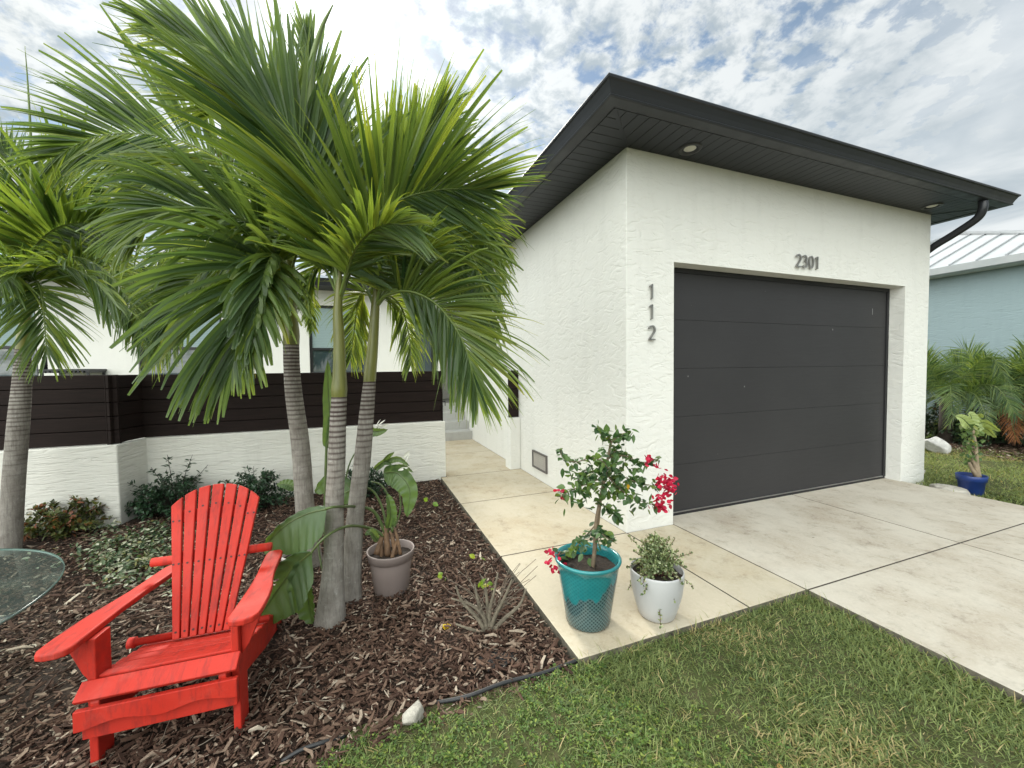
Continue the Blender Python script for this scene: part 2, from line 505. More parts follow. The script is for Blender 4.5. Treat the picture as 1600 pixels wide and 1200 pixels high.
# low hipped roof of dark standing seam
t = NT('dark_roof'); v = t.coord('Object')
m_roof = t.done(t.pbr(t.ramp(t.noise(3, 4, .6, v), [(.3, (.03, .032, .037)), (.7, (.045, .047, .052))]), .5))
b = MB()
o_ = E3 - .02; zr = ZG - .004
rx, ry, rz = XC/2, XC/2, zr + .62
b.add([(-o_, -o_, zr), (XC+o_, -o_, zr), (XC+o_, GD, zr), (-o_, GD, zr), (rx, ry, rz), (rx, GD, rz)],
      [(0, 1, 4), (1, 2, 5, 4), (3, 0, 4, 5), (2, 3, 5)])
b.build('roof', m_roof, gar)
# downspout: elbow out of the gutter, diagonal back to the side wall, then down
b = MB()
pts = curve_pts([(XC-.02, -.455, ZS+.0), (XC-.02, -.455, ZS-.10), (XC+.0, -.40, ZS-.19), (XC+.05, -.20, ZS-.29), (XC+.075, .02, ZS-.40), (XC+.075, .10, ZS-.50), (XC+.075, .11, ZS-.8)], 30)
b.tube(pts, .042, 14)
b.tube([(XC+.075, .11, ZS-.8), (XC+.075, .11, .02)], .042, 14)
for z in (ZS-.03, ZS-.12): pass
b.build('downspout', m_dark, gar)
# recessed lights in the front soffit
m_trim = simple('light_trim', (.03, .03, .033), .4)
m_lens = simple('light_lens', (.62, .60, .52), .35, .05)
for lx in (.535, 4.24):
    b = MB(); b.lathe([(.098, ZS-.001), (.094, ZS-.010), (.070, ZS-.010), (.060, ZS+.008)], 36, (lx, -.165, 0))
    lt = b.build('ceiling_light', m_trim, gar)
    b = MB(); b.lathe([(.060, ZS+.008), (.045, ZS-.004), (.0, ZS-.010)], 30, (lx, -.165, 0))
    b.build('light_lens', m_lens, lt)
# sectional door
t = NT('door_panel'); v = t.coord('Object', (2.0, 1, 46)); v0 = t.coord('Object')
gr = t.noise(2.2, 6, .62, v, 1.1)
c = t.ramp(t.noise(.8, 4, .6, v0), [(.3, (.0225, .0215, .023)), (.7, (.029, .028, .0295))])
c = t.mix(t.ramp(t.noise(26, 3, .5, v0), [(.77, 0.0), (.79, .5)]), c, (.22, .22, .22))
m_door = t.done(t.pbr(c, t.ramp(gr, [(.3, .50), (.7, .62)]), t.bump(gr, .20, .003), .4))
m_seal = simple('door_seal', (.008, .008, .01), .6)
door = empty('garage_door', (0, 0, 0)); door.parent = gar
YD = .165
hs = [0.035, .50, .972, 1.444, 1.916, 2.372]
for i in range(5):
    b = MB(); b.box((XL+.002, YD, hs[i]), (XR-.045, YD+.05, hs[i+1]-.0018))
    b.build('door_panel', m_door, door, bevel=.0015)
b = MB()
b.box((XL+.001, YD-.006, 0.0), (XR-.002, YD+.04, .028))
b.box((XL+.002, YD-.014, 2.366), (XR-.002, YD+.05, ZO-.002))
b.box((XR-.046, YD-.014, 0.03), (XR-.002, YD+.05, 2.366))
b.box((XL+.002, YD+.055, .0), (XR-.002, YD+.07, ZO-.01))
b.build('door_seal', m_seal, door)
b = MB(); b.box((XL+.002, YD-.010, .027), (XR-.047, YD+.01, .037)); b.build('door_sill', simple('aluminium', (.45, .45, .46), .35, metal=1), door)
m_stick = simple('sticker', (.20, .20, .20), .5)
# small white scuffs and a sticker left on the door
for (px, py, w_, h_) in ((1363, 487, .007, .075), (1301, 515, .010, .018), (1163, 604, .008, .014), (1075, 588, .008, .014)):
    v_ = FW + (px-800)/F_PX*RT + (600-py)/F_PX*UP; p = CAM + v_*((YD-CAM[1])/v_[1])
    b = MB(); b.box((p[0]-w_/2, YD-.0025, p[2]-h_/2), (p[0]+w_/2, YD+.001, p[2]+h_/2))
    b.build('door_sticker', m_stick, door)

# flood vent in the left wall
m_steel = simple('vent_steel', (.36, .34, .31), .5, .1, 8)
vent = MB()
y0, y1, z0, z1 = 1.59, 2.03, .135, .365
for (a, c_) in (((y0, z0), (y1, z0+.022)), ((y0, z1-.022), (y1, z1)), ((y0, z0+.022), (y0+.022, z1-.022)), ((y1-.022, z0+.022), (y1, z1-.022))):
    vent.box((-.022, a[0], a[1]), (.01, c_[0], c_[1]))
vo = vent.build('wall_vent', simple('vent_frame', (.10, .09, .085), .5), gar, bevel=.002)
b = MB(); b.box((-.010, y0+.022, z0+.022), (.01, y1-.022, z1-.022))
for k in range(6): b.box((-.0135, y0+.03, z0+.03+k*.028), (-.0098, y1-.03, z0+.034+k*.028))
b.build('vent_panel', m_steel, vo)

# brushed house numbers, standing off the stucco
m_num = simple('number_metal', (.30, .295, .28), .38, .12, 20, metal=.85)
def arc(cx_, cy_, rx_, ry_, a0, a1, n=16):
    return [(cx_+rx_*math.cos(math.radians(a0+(a1-a0)*i/n)), cy_+ry_*math.sin(math.radians(a0+(a1-a0)*i/n))) for i in range(n+1)]
GL = {'1': [[(.10, .84), (.30, .985)], [(.30, 1.0), (.30, 0)]],
      '2': [arc(.29, .72, .25, .27, 165, -28) + [(.05, .03)], [(.05, .035), (.56, .035)]],
      '3': [arc(.25, .76, .22, .22, 150, -88), arc(.25, .28, .26, .27, 88, -150)],
      '0': [arc(.29, .5, .255, .475, 90, 450, 30)]}
def digit(ch, x, z, h, name='house_number', label=None):
    b = MB(); hw = h*.048
    for st in GL[ch]:
        P = np.array(st)*h
        L = len(P)
        Tn = np.array([P[min(i+1, L-1)]-P[max(i-1, 0)] for i in range(L)]); Tn = nrm(Tn)
        Nn = np.stack([-Tn[:, 1], Tn[:, 0]], 1)
        A = P+Nn*hw; B = P-Nn*hw
        vs = []
        for yy in (-.030, -.012):
            vs += [(x+a[0], yy, z+a[1]) for a in A] + [(x+a[0], yy, z+a[1]) for a in B]
        fs = []
        for i in range(L-1):
            fs += [(i, i+1, L+i+1, L+i), (2*L+i, 3*L+i, 3*L+i+1, 2*L+i+1), (i, 2*L+i, 2*L+i+1, i+1), (L+i, L+i+1, 3*L+i+1, 3*L+i)]
        fs += [(0, L, 3*L, 2*L), (L-1, 3*L-1, 4*L-1, 2*L-1)]
        b.add(vs, fs)
        mid = P[L//2]; b.tube([(x+mid[0], -.013, z+mid[1]), (x+mid[0], .004, z+mid[1])], .004, 6)
    o = b.build(name, m_num, gar)
    if label: o['label'] = label
for ch, z, lb in (('1', 2.063, 'topmost digit 1 of the vertical number left of the door'), ('1', 1.885, 'middle digit 1 of the vertical number'), ('2', 1.700, 'lowest digit 2 of the vertical number')):
    digit(ch, .218, z, .125, label=lb)
for i, ch in enumerate('2301'):
    digit(ch, 2.105+i*.098, 2.488, .128, label='digit %s over the door' % ch)

# ================================================================== LOW WALL AND SLAT FENCE
K1 = np.array([-4.43, 2.155]); K2 = np.array([-4.42+.06, 2.50]); K3 = np.array([-1.10, YB])
K2[0] = -4.335
K1b = K1
ZW, ZF = .757, 1.452
b = MB()
th = .19
dL = nrm(np.array([-1.0, 0.02]))
A0 = K1 + dL*6
# front line A0 -> K1 -> K2 -> K3, back line th behind
front = [A0, K1, K2, K3]; back = [A0+[0, th], K1+[-.02, th+.02], K2+[-.02, th], K3+[0, th]]
fr = [(p[0], p[1]) for p in front]; bk = [(p[0], p[1]) for p in back]
b.prism(fr + bk[::-1], -.12, ZW)
gw = empty('garden_wall'); tag(gw, 'low white stucco garden wall with an angled jog under the dark slat fence', 'wall')
b.build('wall', m_wall_low, gw, bevel=.012, seg=3)
t = NT('fence_board'); v = t.coord('Object', (3, 3, 60)); v0 = t.coord('Object')
n = t.noise(1.6, 6, .6, v, .6)
c = t.ramp(n, [(.3, (.009, .0052, .0045)), (.6, (.0165, .0093, .0078)), (.8, (.030, .0175, .0145))])
m_fence = t.done(t.pbr(c, .7, t.bump(n, .25, .003), .18))
def fence(root, p, q, z0, z1, nb, name='slat_panel', off=.05):
    p = np.array(p, float); q = np.array(q, float)
    d = nrm(q-p); nn = np.array([-d[1], d[0]])
    b = MB(); bh = (z1-z0)/nb
    for k in range(nb):
        lo, hi = z0+k*bh+.004, z0+(k+1)*bh-.004
        a_ = p+nn*off; c_ = q+nn*off; t_ = .028
        b.prism([tuple(a_), tuple(c_), tuple(c_+nn*t_), tuple(a_+nn*t_)], lo, hi)
    a_ = p+nn*(off+.03); c_ = q+nn*(off+.03)
    b.prism([tuple(a_), tuple(c_), tuple(c_+nn*.01), tuple(a_+nn*.01)], z0, z1-.004)
    return b.build(name, m_fence, root, bevel=.004, seg=2)
fe = empty('slat_fence', (0, 0, 0)); tag(fe, 'long dark brown horizontal slat fence standing on the white garden wall', 'fence')
fence(fe, A0, K1+[.0, 0], ZW+.002, ZF, 5)
fence(fe, K1+[.0, 0], K2+[.045, 0.17], ZW+.002, ZF-.003, 5)
fence(fe, K2+[-.09, 0], K3+[-.035, 0], ZW+.002, ZF-.006, 5)
b = MB(); b.box((K3[0]-.036, YB+.03, ZW+.002), (K3[0]-.022, YB+.14, ZF-.008)); b.build('end_post', m_fence, fe)
b = MB()
b.tube([(K3[0]-.02, YB+.08, 1.02), (K3[0]+.02, YB+.08, 1.02)], .008, 8); b.tube([(K3[0]+.02, YB+.08, 1.03), (K3[0]+.02, YB+.08, .96)], .006, 8)
b.build('latch', m_dark, fe)
ws = empty('wall_stub'); tag(ws, 'short white stucco pier beside the garage wall at the walkway gap', 'wall')
b = MB(); b.box((-.162, YB-.01, -.12), (-.001, YB+.20, ZW-.01)); b.build('pier', m_wall, ws, bevel=.01, seg=3)
fp = empty('fence_panel'); tag(fp, 'narrow dark slat panel on the short pier against the garage', 'fence')
fence(fp, (-.155, YB-.01), (-.004, YB-.01), ZW-.008, ZF-.012, 5)
# ================================================================== HOUSE BEHIND THE COURTYARD
m_house = stucco('house_stucco', (.80, .79, .74), (5, 5, 8), .35, .06)
m_frame = simple('window_frame', (.012, .013, .015), .4)
t = NT('window_glass')
v = t.coord('Object', (1, 1, 1))
m_glass = t.done(t.pbr((.035, .055, .06), .03, None, .9))
t = NT('blind'); v = t.coord('Object')
m_blind = t.done(t.pbr((.40, .52, .53), .55, None, .4))
hs_ = empty('house'); tag(hs_, 'white stucco house behind the courtyard fence with black framed windows', 'house')
YH, XH0, XH1, ZE, ZFL = 6.0, -13.0, -.50, 3.08, .70
openings = [(-8.35, -7.10, .95, 2.78), (-5.80, -4.55, .95, 2.78), (-3.10, -2.02, .95, 2.78), (-1.12, -.62, ZFL+.02, 2.80)]
b = MB(); xs = [XH0]
for o in openings: xs += [o[0], o[1]]
xs.append(XH1)
for i in range(len(xs)-1):
    if i % 2 == 0: b.box((xs[i], YH, -.12), (xs[i+1], YH+.2, ZE))
    else:
        o = openings[i//2]
        b.box((xs[i], YH, -.12), (xs[i+1], YH+.2, o[2])); b.box((xs[i], YH, o[3]), (xs[i+1], YH+.2, ZE))
b.box((XH1-.2, YH+.2, -.12), (XH1, 7.5, ZE)); b.box((XH1-.2, 7.5, -.12), (1.5, 7.7, ZE)); b.box((-.0, GD+.002, -.12), (.2, 7.5, ZE-.02))
b.build('wall', m_house, hs_)
for i, o in enumerate(openings):
    x0, x1, z0, z1 = o; yy = YH+.06
    b = MB(); f = .05
    b.box((x0, yy, z0), (x0+f, yy+.06, z1)); b.box((x1-f, yy, z0), (x1, yy+.06, z1))
    b.box((x0+f, yy, z1-f), (x1-f, yy+.06, z1)); b.box((x0+f, yy, z0), (x1-f, yy+.06, z0+f))
    zm = z0 + (z1-z0)*.52
    if i < 3: b.box((x0+f, yy+.004, zm-.025), (x1-f, yy+.056, zm+.025))
    nm = 'window' if i < 3 else 'door'
    wf = b.build(nm, m_frame, hs_, bevel=.004)
    b = MB(); b.box((x0+f, yy+.03, z0+f), (x1-f, yy+.036, z1-f)); b.build('pane', m_glass, wf)
    if i < 3:
        b = MB(); z = zm+.03
        while z < z1-f:
            b.add([(x0+f, yy+.029, z), (x1-f, yy+.029, z), (x1-f, yy+.018, z+.030), (x0+f, yy+.018, z+.030)], [(0, 1, 2, 3)]); z += .032
        b.build('blind', m_blind, wf)
    else:
        b = MB(); b.box((x0+.055, yy-.006, z0+.05), (x0+.085, yy+.02, z1-.05)); b.build('trim', simple('white_trim', (.7, .7, .68), .5), wf)
        b = MB(); b.box((x0+.10, yy+.022, z0+.06), (x1-.06, yy+.029, z1-.06)); b.build('screen', simple('door_screen', (.045, .065, .072), .35), wf)
b = MB(); b.box((XH0-.4, YH-.45, ZE-.002), (XH1+.45, YH+.1, ZE+.02)); b.build('soffit', m_soffit, hs_)
b = MB(); b.prism([(YH-.57, ZE+.13), (YH-.53, ZE-.002), (YH-.44, ZE-.004), (YH-.44, ZE+.13)], XH0-.5, XH1+.5, 'x'); b.build('gutter', m_dark, hs_)
b = MB(); zr = ZE+.12
b.add([(XH0-.5, YH-.5, zr), (XH1+.5, YH-.5, zr), (XH1+.5, 12, zr), (XH0-.5, 12, zr), (XH0+3, 9, zr+.7), (XH1-2.4, 9, zr+.7)], [(0, 1, 5, 4), (1, 2, 5), (2, 3, 4, 5), (3, 0, 4)])
b.build('roof', m_roof, hs_)
m_tile = concrete('porch_concrete', (.40, .40, .38), (.33, .31, .28), .3)
b = MB()
for k in range(4):
    y = 5.18+k*.29; b.box((-1.15, y, -.12), (-.004, 7.498 if k == 3 else y+.30, .175*(k+1)))
b.build('porch_step', m_tile, hs_, bevel=.008)
b = MB(); b.box((-.035, 6.37, 1.0), (-.003, 6.47, 1.10)); b.build('outlet_cover', simple('outlet_grey', (.22, .22, .21), .5), hs_, bevel=.006)
# dark patio grill railing just showing over the fence
pt = empty('patio_rack'); tag(pt, 'black slatted patio rack whose top shows over the fence at far left', 'rack')
P0 = at(58, 579, 6.2); P1 = at(124, 577, 6.2)
b = MB(); zt = P0[2]
b.box((P0[0], P0[1], zt-.012), (P1[0], P0[1]+.5, zt+.02))
for k in range(12):
    x = P0[0]+(P1[0]-P0[0])*(k+.5)/12; b.box((x-.012, P0[1]-.01, zt-.04), (x+.012, P0[1]+.5, zt-.013))
b.build('top_rail', m_frame, pt)
b = MB(); b.tube([(P0[0]+.04, P0[1]+.1, zt), (P0[0]+.04, P0[1]+.1, zt+.22)], .03, 8); b.build('handle_post', m_frame, pt)
b = MB()
for x in (P0[0]+.03, P1[0]-.03):
    for y in (P0[1]+.04, P0[1]+.46): b.box((x-.015, y-.015, -.12), (x+.015, y+.015, zt-.013))
b.build('frame', m_frame, pt)

# ================================================================== NEIGHBOUR
m_blue = stucco('blue_stucco', (.255, .325, .345), (4, 4, 16), .8, .08)
nb = empty('neighbour_house'); tag(nb, 'pale blue stucco house with a white metal hip roof beyond the garage', 'house')
NX, NZ = 10.3, 3.42
b = MB(); b.box((NX, .10, -.12), (18, 6.16, NZ)); b.build('wall', m_blue, nb)
t = NT('white_metal'); v = t.coord('Object')
m_white = t.done(t.pbr(t.ramp(t.noise(2, 4, .6, v), [(.3, (.34, .36, .37)), (.7, (.42, .43, .44))]), .38, None, .5))
b = MB()
eo = .35
b.prism([(NX-eo-.11, NZ+.16), (NX-eo-.09, NZ+.02), (NX-eo, NZ), (NX-eo, NZ+.16)], -.40, 6.66, 'y'); b.build('gutter', m_white, nb)
b = MB(); b.box((NX-eo, -.28, NZ), (NX+.1, 6.54, NZ+.02)); b.build('soffit', simple('pale_soffit', (.55, .57, .55), .6), nb)
b = MB()
ex, ey0, ey1, ez = NX-eo-.03, -.30, 6.56, NZ+.17
hw = (ey1-ey0)/2; ax, ay, az = ex+hw, (ey0+ey1)/2, ez+hw*.414
b.add([(ex, ey0, ez), (ex, ey1, ez), (ax, ay, az), (ax+4, ay, az), (ax+4+hw, ey0, ez), (ax+4+hw, ey1, ez)], [(0, 2, 1), (0, 4, 3, 2), (1, 2, 3, 5)])
def zz_(x): return ez+(x-ex)*.414
b.build('roof', m_white, nb)
b = MB()
y = ey0+.2
while y < ey1:
    xt = ex+min(y-ey0, ey1-y)
    for k in (0,):
        b.add([(ex, y-.012, ez+.001), (ex, y+.012, ez+.001), (xt, y+.012, zz_(xt)+.001), (xt, y-.012, zz_(xt)+.001),
               (ex, y-.012, ez+.035), (ex, y+.012, ez+.035), (xt, y+.012, zz_(xt)+.035), (xt, y-.012, zz_(xt)+.035)],
              [(4, 5, 6, 7), (0, 4, 7, 3), (1, 2, 6, 5), (0, 1, 5, 4)])
    y += .41
b.tube([(ex, ey0, ez+.02), (ax, ay, az+.02)], .06, 6); b.tube([(ex, ey1, ez+.02), (ax, ay, az+.02)], .06, 6)
b.build('roof_seams', simple('seam_shade', (.24, .255, .265), .4), nb)  # seams darker than the roof metal, their shading put into the colour
# ================================================================== RED CHAIR
t = NT('red_paint'); v = t.coord('Object', (30, 4, 4)); v0 = t.coord('Object')
g1 = t.noise(2.0, 6, .65, v)
c = t.ramp(t.noise(2.5, 5, .6, v0), [(.3, (.43, .020, .011)), (.7, (.53, .033, .018))])
wear = t.math('MULTIPLY', t.ramp(t.noise(3.2, 7, .7, t.coord('Object', (9, 2, 2)), .4), [(.50, 0.0), (.66, 1.0)]), .6)
c = t.mix(wear, c, (.17, .018, .016))
c = t.mix(t.math('MULTIPLY', t.ramp(t.noise(5.0, 8, .75, v0, .5), [(.54, 0.0), (.70, 1.0)]), .45), c, (.50, .085, .065))
rr = t.ramp(t.noise(6, 5, .6, v0), [(.3, .48), (.7, .68)])
m_red = t.done(t.pbr(c, rr, t.bump(g1, .30, .003), .3))
m_screw = simple('screw_dark', (.05, .006, .006), .6)
ch = empty('adirondack_chair', (-2.919, -.967, -.074), (-.051, -.016, -.072))
ch.rotation_mode = 'XYZ'
tag(ch, 'red wooden garden chair with slatted back and wide arms on the mulch', 'chair')
xl = .238; ZA = .545
for s in (-1, 1):
    b = MB(); b.box((s*xl-.014, 0, 0), (s*xl+.014, .092, ZA-.027)); b.build('leg', m_red, ch, bevel=.004)
    # side rail from the seat front down to the ground at the back
    b = MB()
    pl = [(-.035, .335), (-.045, .30), (-.035, .225), (.04, .20), (.45, .105), (.86, .05), (.955, .055), (.955, .095), (.62, .195), (.36, .262), (.12, .322), (.02, .344)]
    xr_ = s*(xl-.032)
    b.prism(pl, xr_-.014, xr_+.014, 'x'); b.build('side_rail', m_red, ch, bevel=.004)
    # arm
    def S(x): return s*x
    out = [(.242, -.075), (.252, -.100), (.275, -.112), (.310, -.112), (.338, -.100), (.352, -.070), (.354, -.02), (.350, .08), (.338, .18), (.318, .27), (.302, .36), (.292, .46), (.285, .56), (.276, .62), (.262, .645), (.235, .65),
           (.205, .64), (.198, .60), (.210, .48), (.228, .34), (.238, .2), (.241, .06)]
    b = MB(); b.prism([(S(x), y) for x, y in out], ZA-.026, ZA); b.build('arm', m_red, ch, bevel=.007, seg=3)
    b = MB()
    b.prism([(.012, ZA-.027), (.085, ZA-.027), (.078, ZA-.16), (.060, ZA-.23), (.035, ZA-.23), (.018, ZA-.12)], .0, .001, 'x') if False else None
    b.prism([(S(xl+.0145), ZA-.027), (S(xl+.095), ZA-.027), (S(xl+.085), ZA-.075), (S(xl+.045), ZA-.17), (S(xl+.0145), ZA-.215)], .030, .058, 'y')
    b.build('arm_bracket', m_red, ch, bevel=.003)
# seat: one mesh of slats following the rails
b = MB()
def slat(y, z, wdt, tilt, hw=.252, th_=.020):
    c_, s_ = math.cos(tilt), math.sin(tilt)
    p = [(y, z), (y+wdt*c_, z+wdt*s_), (y+wdt*c_-th_*s_, z+wdt*s_+th_*c_), (y-th_*s_, z+th_*c_)]
    b.prism(p, -hw, hw, 'x')
slat(-.052, .312, .070, .66, .262)
slat(.014, .356, .050, -.17, th_=.013)
for k in range(1, 6): slat(.014+k*.073, .352-k*.0175, .049, -.17, th_=.013)
b.build('seat', m_red, ch, bevel=.004)
b = MB()
n = 24
sc_ = [(-.262, .290), (.262, .290)] + [(.262-.524*i/n, .214+.020*(1-math.cos(4*PI*i/n))*.5) for i in range(n+1)]
b.prism(sc_, -.062, -.040, 'y'); b.build('seat_apron', m_red, ch, bevel=.003)
b = MB(); b.box((-.252, -.034, .165), (.252, -.012, .262)); b.build('front_stretcher', m_red, ch, bevel=.003)
# backrest: seven fanned slats with an arched top
tilt = math.atan2(.250, .659); L0 = .705
by, bz = .310, .307
def bk_(x, u, w_): # u along the back, w_ towards the front
    return (x, by+u*math.sin(tilt)-w_*math.cos(tilt), bz+u*math.cos(tilt)+w_*math.sin(tilt))
b = MB(); ns = 7
dots = []
for k in range(ns):
    def xe_(e, u):
        f = u/L0; half = .118+(.216-.118)*f
        return -half + 2*half*e
    e0 = k/ns + .013; e1 = (k+1)/ns - .013
    # top arch
    def top(e): q = abs(e-.5)*2; return L0 - .098*q**2.2
    us = [0, .2, .4, .52]
    left = [(xe_(e0, u), u) for u in us]; right = [(xe_(e1, u), u) for u in us]
    tp = [(xe_(e, top(e)), top(e)) for e in np.linspace(e0, e1, 7)]
    out = left + tp + right[::-1]
    m_ = len(out)
    vs = [bk_(x, u, .010) for x, u in out] + [bk_(x, u, -.010) for x, u in out]
    fs = [list(range(m_)), list(range(m_, 2*m_))[::-1]] + [(i, (i+1) % m_, m_+(i+1) % m_, m_+i) for i in range(m_)]
    b.add(vs, fs)
    em = (e0+e1)/2
    for u in (.03, .33, top(em)-.10):
        for dx in ((-.3, .3) if k in (0, ns-1) and u > .05 else (0,)):
            dots.append((xe_(em+dx*(e1-e0), u+.01*dx), u))
for x, u in dots:
    c0 = np.array(bk_(x, u, .0112)); ex_ = np.array([1, 0, 0]); eu = np.array(bk_(0, 1, 0))-np.array(bk_(0, 0, 0))
    b.add([c0+.0052*(math.cos(a)*ex_+math.sin(a)*eu) for a in np.linspace(0, 2*PI, 9)[:-1]], [list(range(8))], 1)
b.build('backrest', [m_red, m_screw], ch, bevel=.004)
# dowels and cleats holding the back
b = MB(); p = bk_(0, .355, -.035); b.tube([(-.262, p[1], p[2]), (.262, p[1], p[2])], .021, 14); b.build('back_rod', m_red, ch)
b = MB(); p = bk_(0, .02, -.04)
b.tube([(-.30, p[1]-.01, p[2]+.0), (-.275, p[1]-.01, p[2]), (-.274, p[1]-.01, p[2]), (.275, p[1]-.01, p[2])], [.024, .024, .016, .016], 14); b.build('pivot_rod', m_red, ch)
for u in (.05, .36, .56):
    b = MB()
    a_ = bk_(0, u-.03, -.0105); c_ = bk_(0, u+.03, -.0105); d_ = bk_(0, u+.03, -.028); e_ = bk_(0, u-.03, -.028)
    hw_ = .10+.09*u/L0
    b.prism([(q[1], q[2]) for q in (a_, c_, d_, e_)], -hw_, hw_, 'x')
    b.build('back_cleat', m_red, ch, bevel=.003)

# ================================================================== GLASS TABLE
t = NT('table_glass')
gb = t.n('ShaderNodeBsdfGlass'); gb.inputs['Color'].default_value = (.83, .92, .89, 1); gb.inputs['IOR'].default_value = 1.5; gb.inputs['Roughness'].default_value = 0
tp_ = t.n('ShaderNodeBsdfTransparent'); tp_.inputs['Color'].default_value = (.84, .90, .88, 1)
gl_ = t.n('ShaderNodeBsdfGlossy'); gl_.inputs['Roughness'].default_value = .03; gl_.inputs['Color'].default_value = (.9, 1, .97, 1)
fr_ = t.n('ShaderNodeFresnel'); fr_.inputs['IOR'].default_value = 1.42
mx = t.n('ShaderNodeMixShader'); geo_ = t.n('ShaderNodeNewGeometry'); t.l(t.math('MULTIPLY', t.math('MULTIPLY', fr_.outputs[0], .55), t.math('SUBTRACT', 1.0, geo_.outputs['Backfacing'])), mx.inputs[0]); t.l(tp_.outputs[0], mx.inputs[1]); t.l(gl_.outputs[0], mx.inputs[2])
df_ = t.n('ShaderNodeBsdfDiffuse'); df_.inputs['Color'].default_value = (.36, .43, .40, 1)      # pale green haze mixed into the glass so the disc shows
mx2 = t.n('ShaderNodeMixShader'); mx2.inputs[0].default_value = .045; t.l(mx.outputs[0], mx2.inputs[1]); t.l(df_.outputs[0], mx2.inputs[2])
m_tglass = t.done(mx2)
m_rim = simple('glass_edge', (.10, .16, .14), .15, .1, 6)
TC = (-4.314, -.639, .50); TR = .83
tb = empty('glass_table', (TC[0], TC[1], -.06)); tag(tb, 'round clear glass table top at the left edge in front of a palm trunk', 'table')
b = MB(); b.lathe([(0, .548), (TR-.004, .548)], 160); b.lathe([(TR-.004, .560), (0, .560)], 160)
b.lathe([(TR-.004, .548), (TR, .550), (TR, .558), (TR-.004, .560)], 160, mi=1)
b.build('table_top', [m_tglass, m_rim], tb)
m_iron = simple('table_iron', (.03, .03, .03), .5)
b = MB()
b.lathe([(.0, .0), (.20, .0), (.20, .02), (.05, .05), (.035, .3), (.05, .50), (.22, .535), (.22, .547), (0, .547)], 40)
b.build('pedestal', m_iron, tb)

# ================================================================== POTS
m_soil = simple('pot_soil', (.03, .02, .014), .95, .5, 30, .9, 60)
def pot(name, loc, label, prof, mat, soil_z, soil_r, lean=None):
    o = empty(name, loc, lean); tag(o, label, 'plant pot')
    b = MB(); b.lathe(prof, 64); b.build('body', mat, o)
    b = MB()
    n = 14; vs = [(0, 0, soil_z)]; fs = []
    for r in range(1, 7):
        for k in range(24):
            a = 2*PI*k/24; rr_ = soil_r*r/6
            vs.append((rr_*math.cos(a), rr_*math.sin(a), soil_z+.006*math.sin(5*a+r*2)+rnd.uniform(-.006, .006)))
    for k in range(24): fs.append((0, 1+k, 1+(k+1) % 24))
    for r in range(5):
        for k in range(24): fs.append((1+r*24+k, 1+(r+1)*24+k, 1+(r+1)*24+(k+1) % 24, 1+r*24+(k+1) % 24))
    b.add(vs, fs, 0, True); b.build('soil', m_soil, o)
    return o
# teal glazed planter with a dimpled lower half
t = NT('teal_glaze'); v = t.coord('Object')
sx = t.n('ShaderNodeSeparateXYZ'); t.l(v, sx.inputs[0])
ang = t.math('ARCTAN2', sx.outputs[1], sx.outputs[0])
cmb = t.n('ShaderNodeCombineXYZ')
t.l(t.math('MULTIPLY', ang, 9.0), cmb.inputs[0]); t.l(t.math('MULTIPLY', sx.outputs[2], 62.0), cmb.inputs[1])
rotm = t.n('ShaderNodeMapping'); rotm.inputs['Rotation'].default_value = (0, 0, PI/4); t.l(cmb.outputs[0], rotm.inputs[0])
vor = t.n('ShaderNodeTexVoronoi'); vor.inputs['Scale'].default_value = 1.0; vor.inputs['Randomness'].default_value = 0.0
t.l(rotm.outputs[0], vor.inputs['Vector'])
dim = t.ramp(vor.outputs['Distance'], [(.12, 1.0), (.46, 0.0)])
below = t.ramp(sx.outputs[2], [(.352, 1.0), (.362, 0.0)])
# glaze runs: dark bare clay shows in ragged patches low on the pot
run = t.noise(2.4, 3, .5, t.coord('Object', (2.2, 2.2, 1.0)))
zed = t.math('ADD', t.math('MULTIPLY', sx.outputs[2], -3.6), t.math('MULTIPLY', run, 2.5))
patch = t.ramp(zed, [(.40, 0.0), (.46, 1.0)])
base = t.ramp(t.noise(5, 4, .6, v), [(.3, (.012, .15, .165)), (.7, (.03, .225, .235))])
clay = t.mix(dim, (.075, .13, .135), (.010, .010, .012))
c = t.mix(t.math('MULTIPLY', patch, below), base, clay)
c = t.mix(t.math('MULTIPLY', t.math('MULTIPLY', dim, below), .35), c, (.006, .07, .08))
m_teal = t.done(t.pbr(c, .17, t.bump(t.math('MULTIPLY', dim, below), -.5, .004), .6))
PT = ground(925, 990, 0); PT = PT + .118*nrm(np.array([FW[0], FW[1], 0])); PT[2] = .002
HT = .375
pot('plant_pot', PT, 'tall teal glazed planter with dimpled dark patches holding the bougainvillea',
    [(.0, .004), (.115, .0), (.126, .012), (.131, .05), (.152, .19), (.172, .315), (.180, .352), (.187, .358), (.190, .366), (.189, .374), (.182, .378), (.172, .372), (.166, .35), (.158, .30)], m_teal, .318, .161)
PW = ground(1036, 976, 0) + .10*nrm(np.array([FW[0], FW[1], 0])); PW[2] = .002
m_wpot = simple('white_plastic', (.45, .45, .455), .38, .04, 4)
pot('plant_pot', PW, 'smooth rounded white pot of variegated succulent at the lawn edge',
    [(.0, .003), (.092, .0), (.102, .008), (.122, .07), (.140, .14), (.150, .21), (.151, .262), (.150, .272), (.146, .274), (.143, .268), (.142, .22)], m_wpot, .238, .1425)
PB = ground(605, 936) + .10*nrm(np.array([FW[0], FW[1], 0])); PB[2] = -.05
m_tan = simple('taupe_plastic', (.235, .19, .175), .55, .06, 5)
pot('plant_pot', PB, 'taupe plastic pot at the palm bases holding the toppled bird of paradise',
    [(.0, .003), (.105, .0), (.112, .006), (.138, .225), (.139, .232), (.148, .234), (.156, .285), (.157, .292), (.152, .294), (.146, .288), (.138, .22)], m_tan, .245, .141)
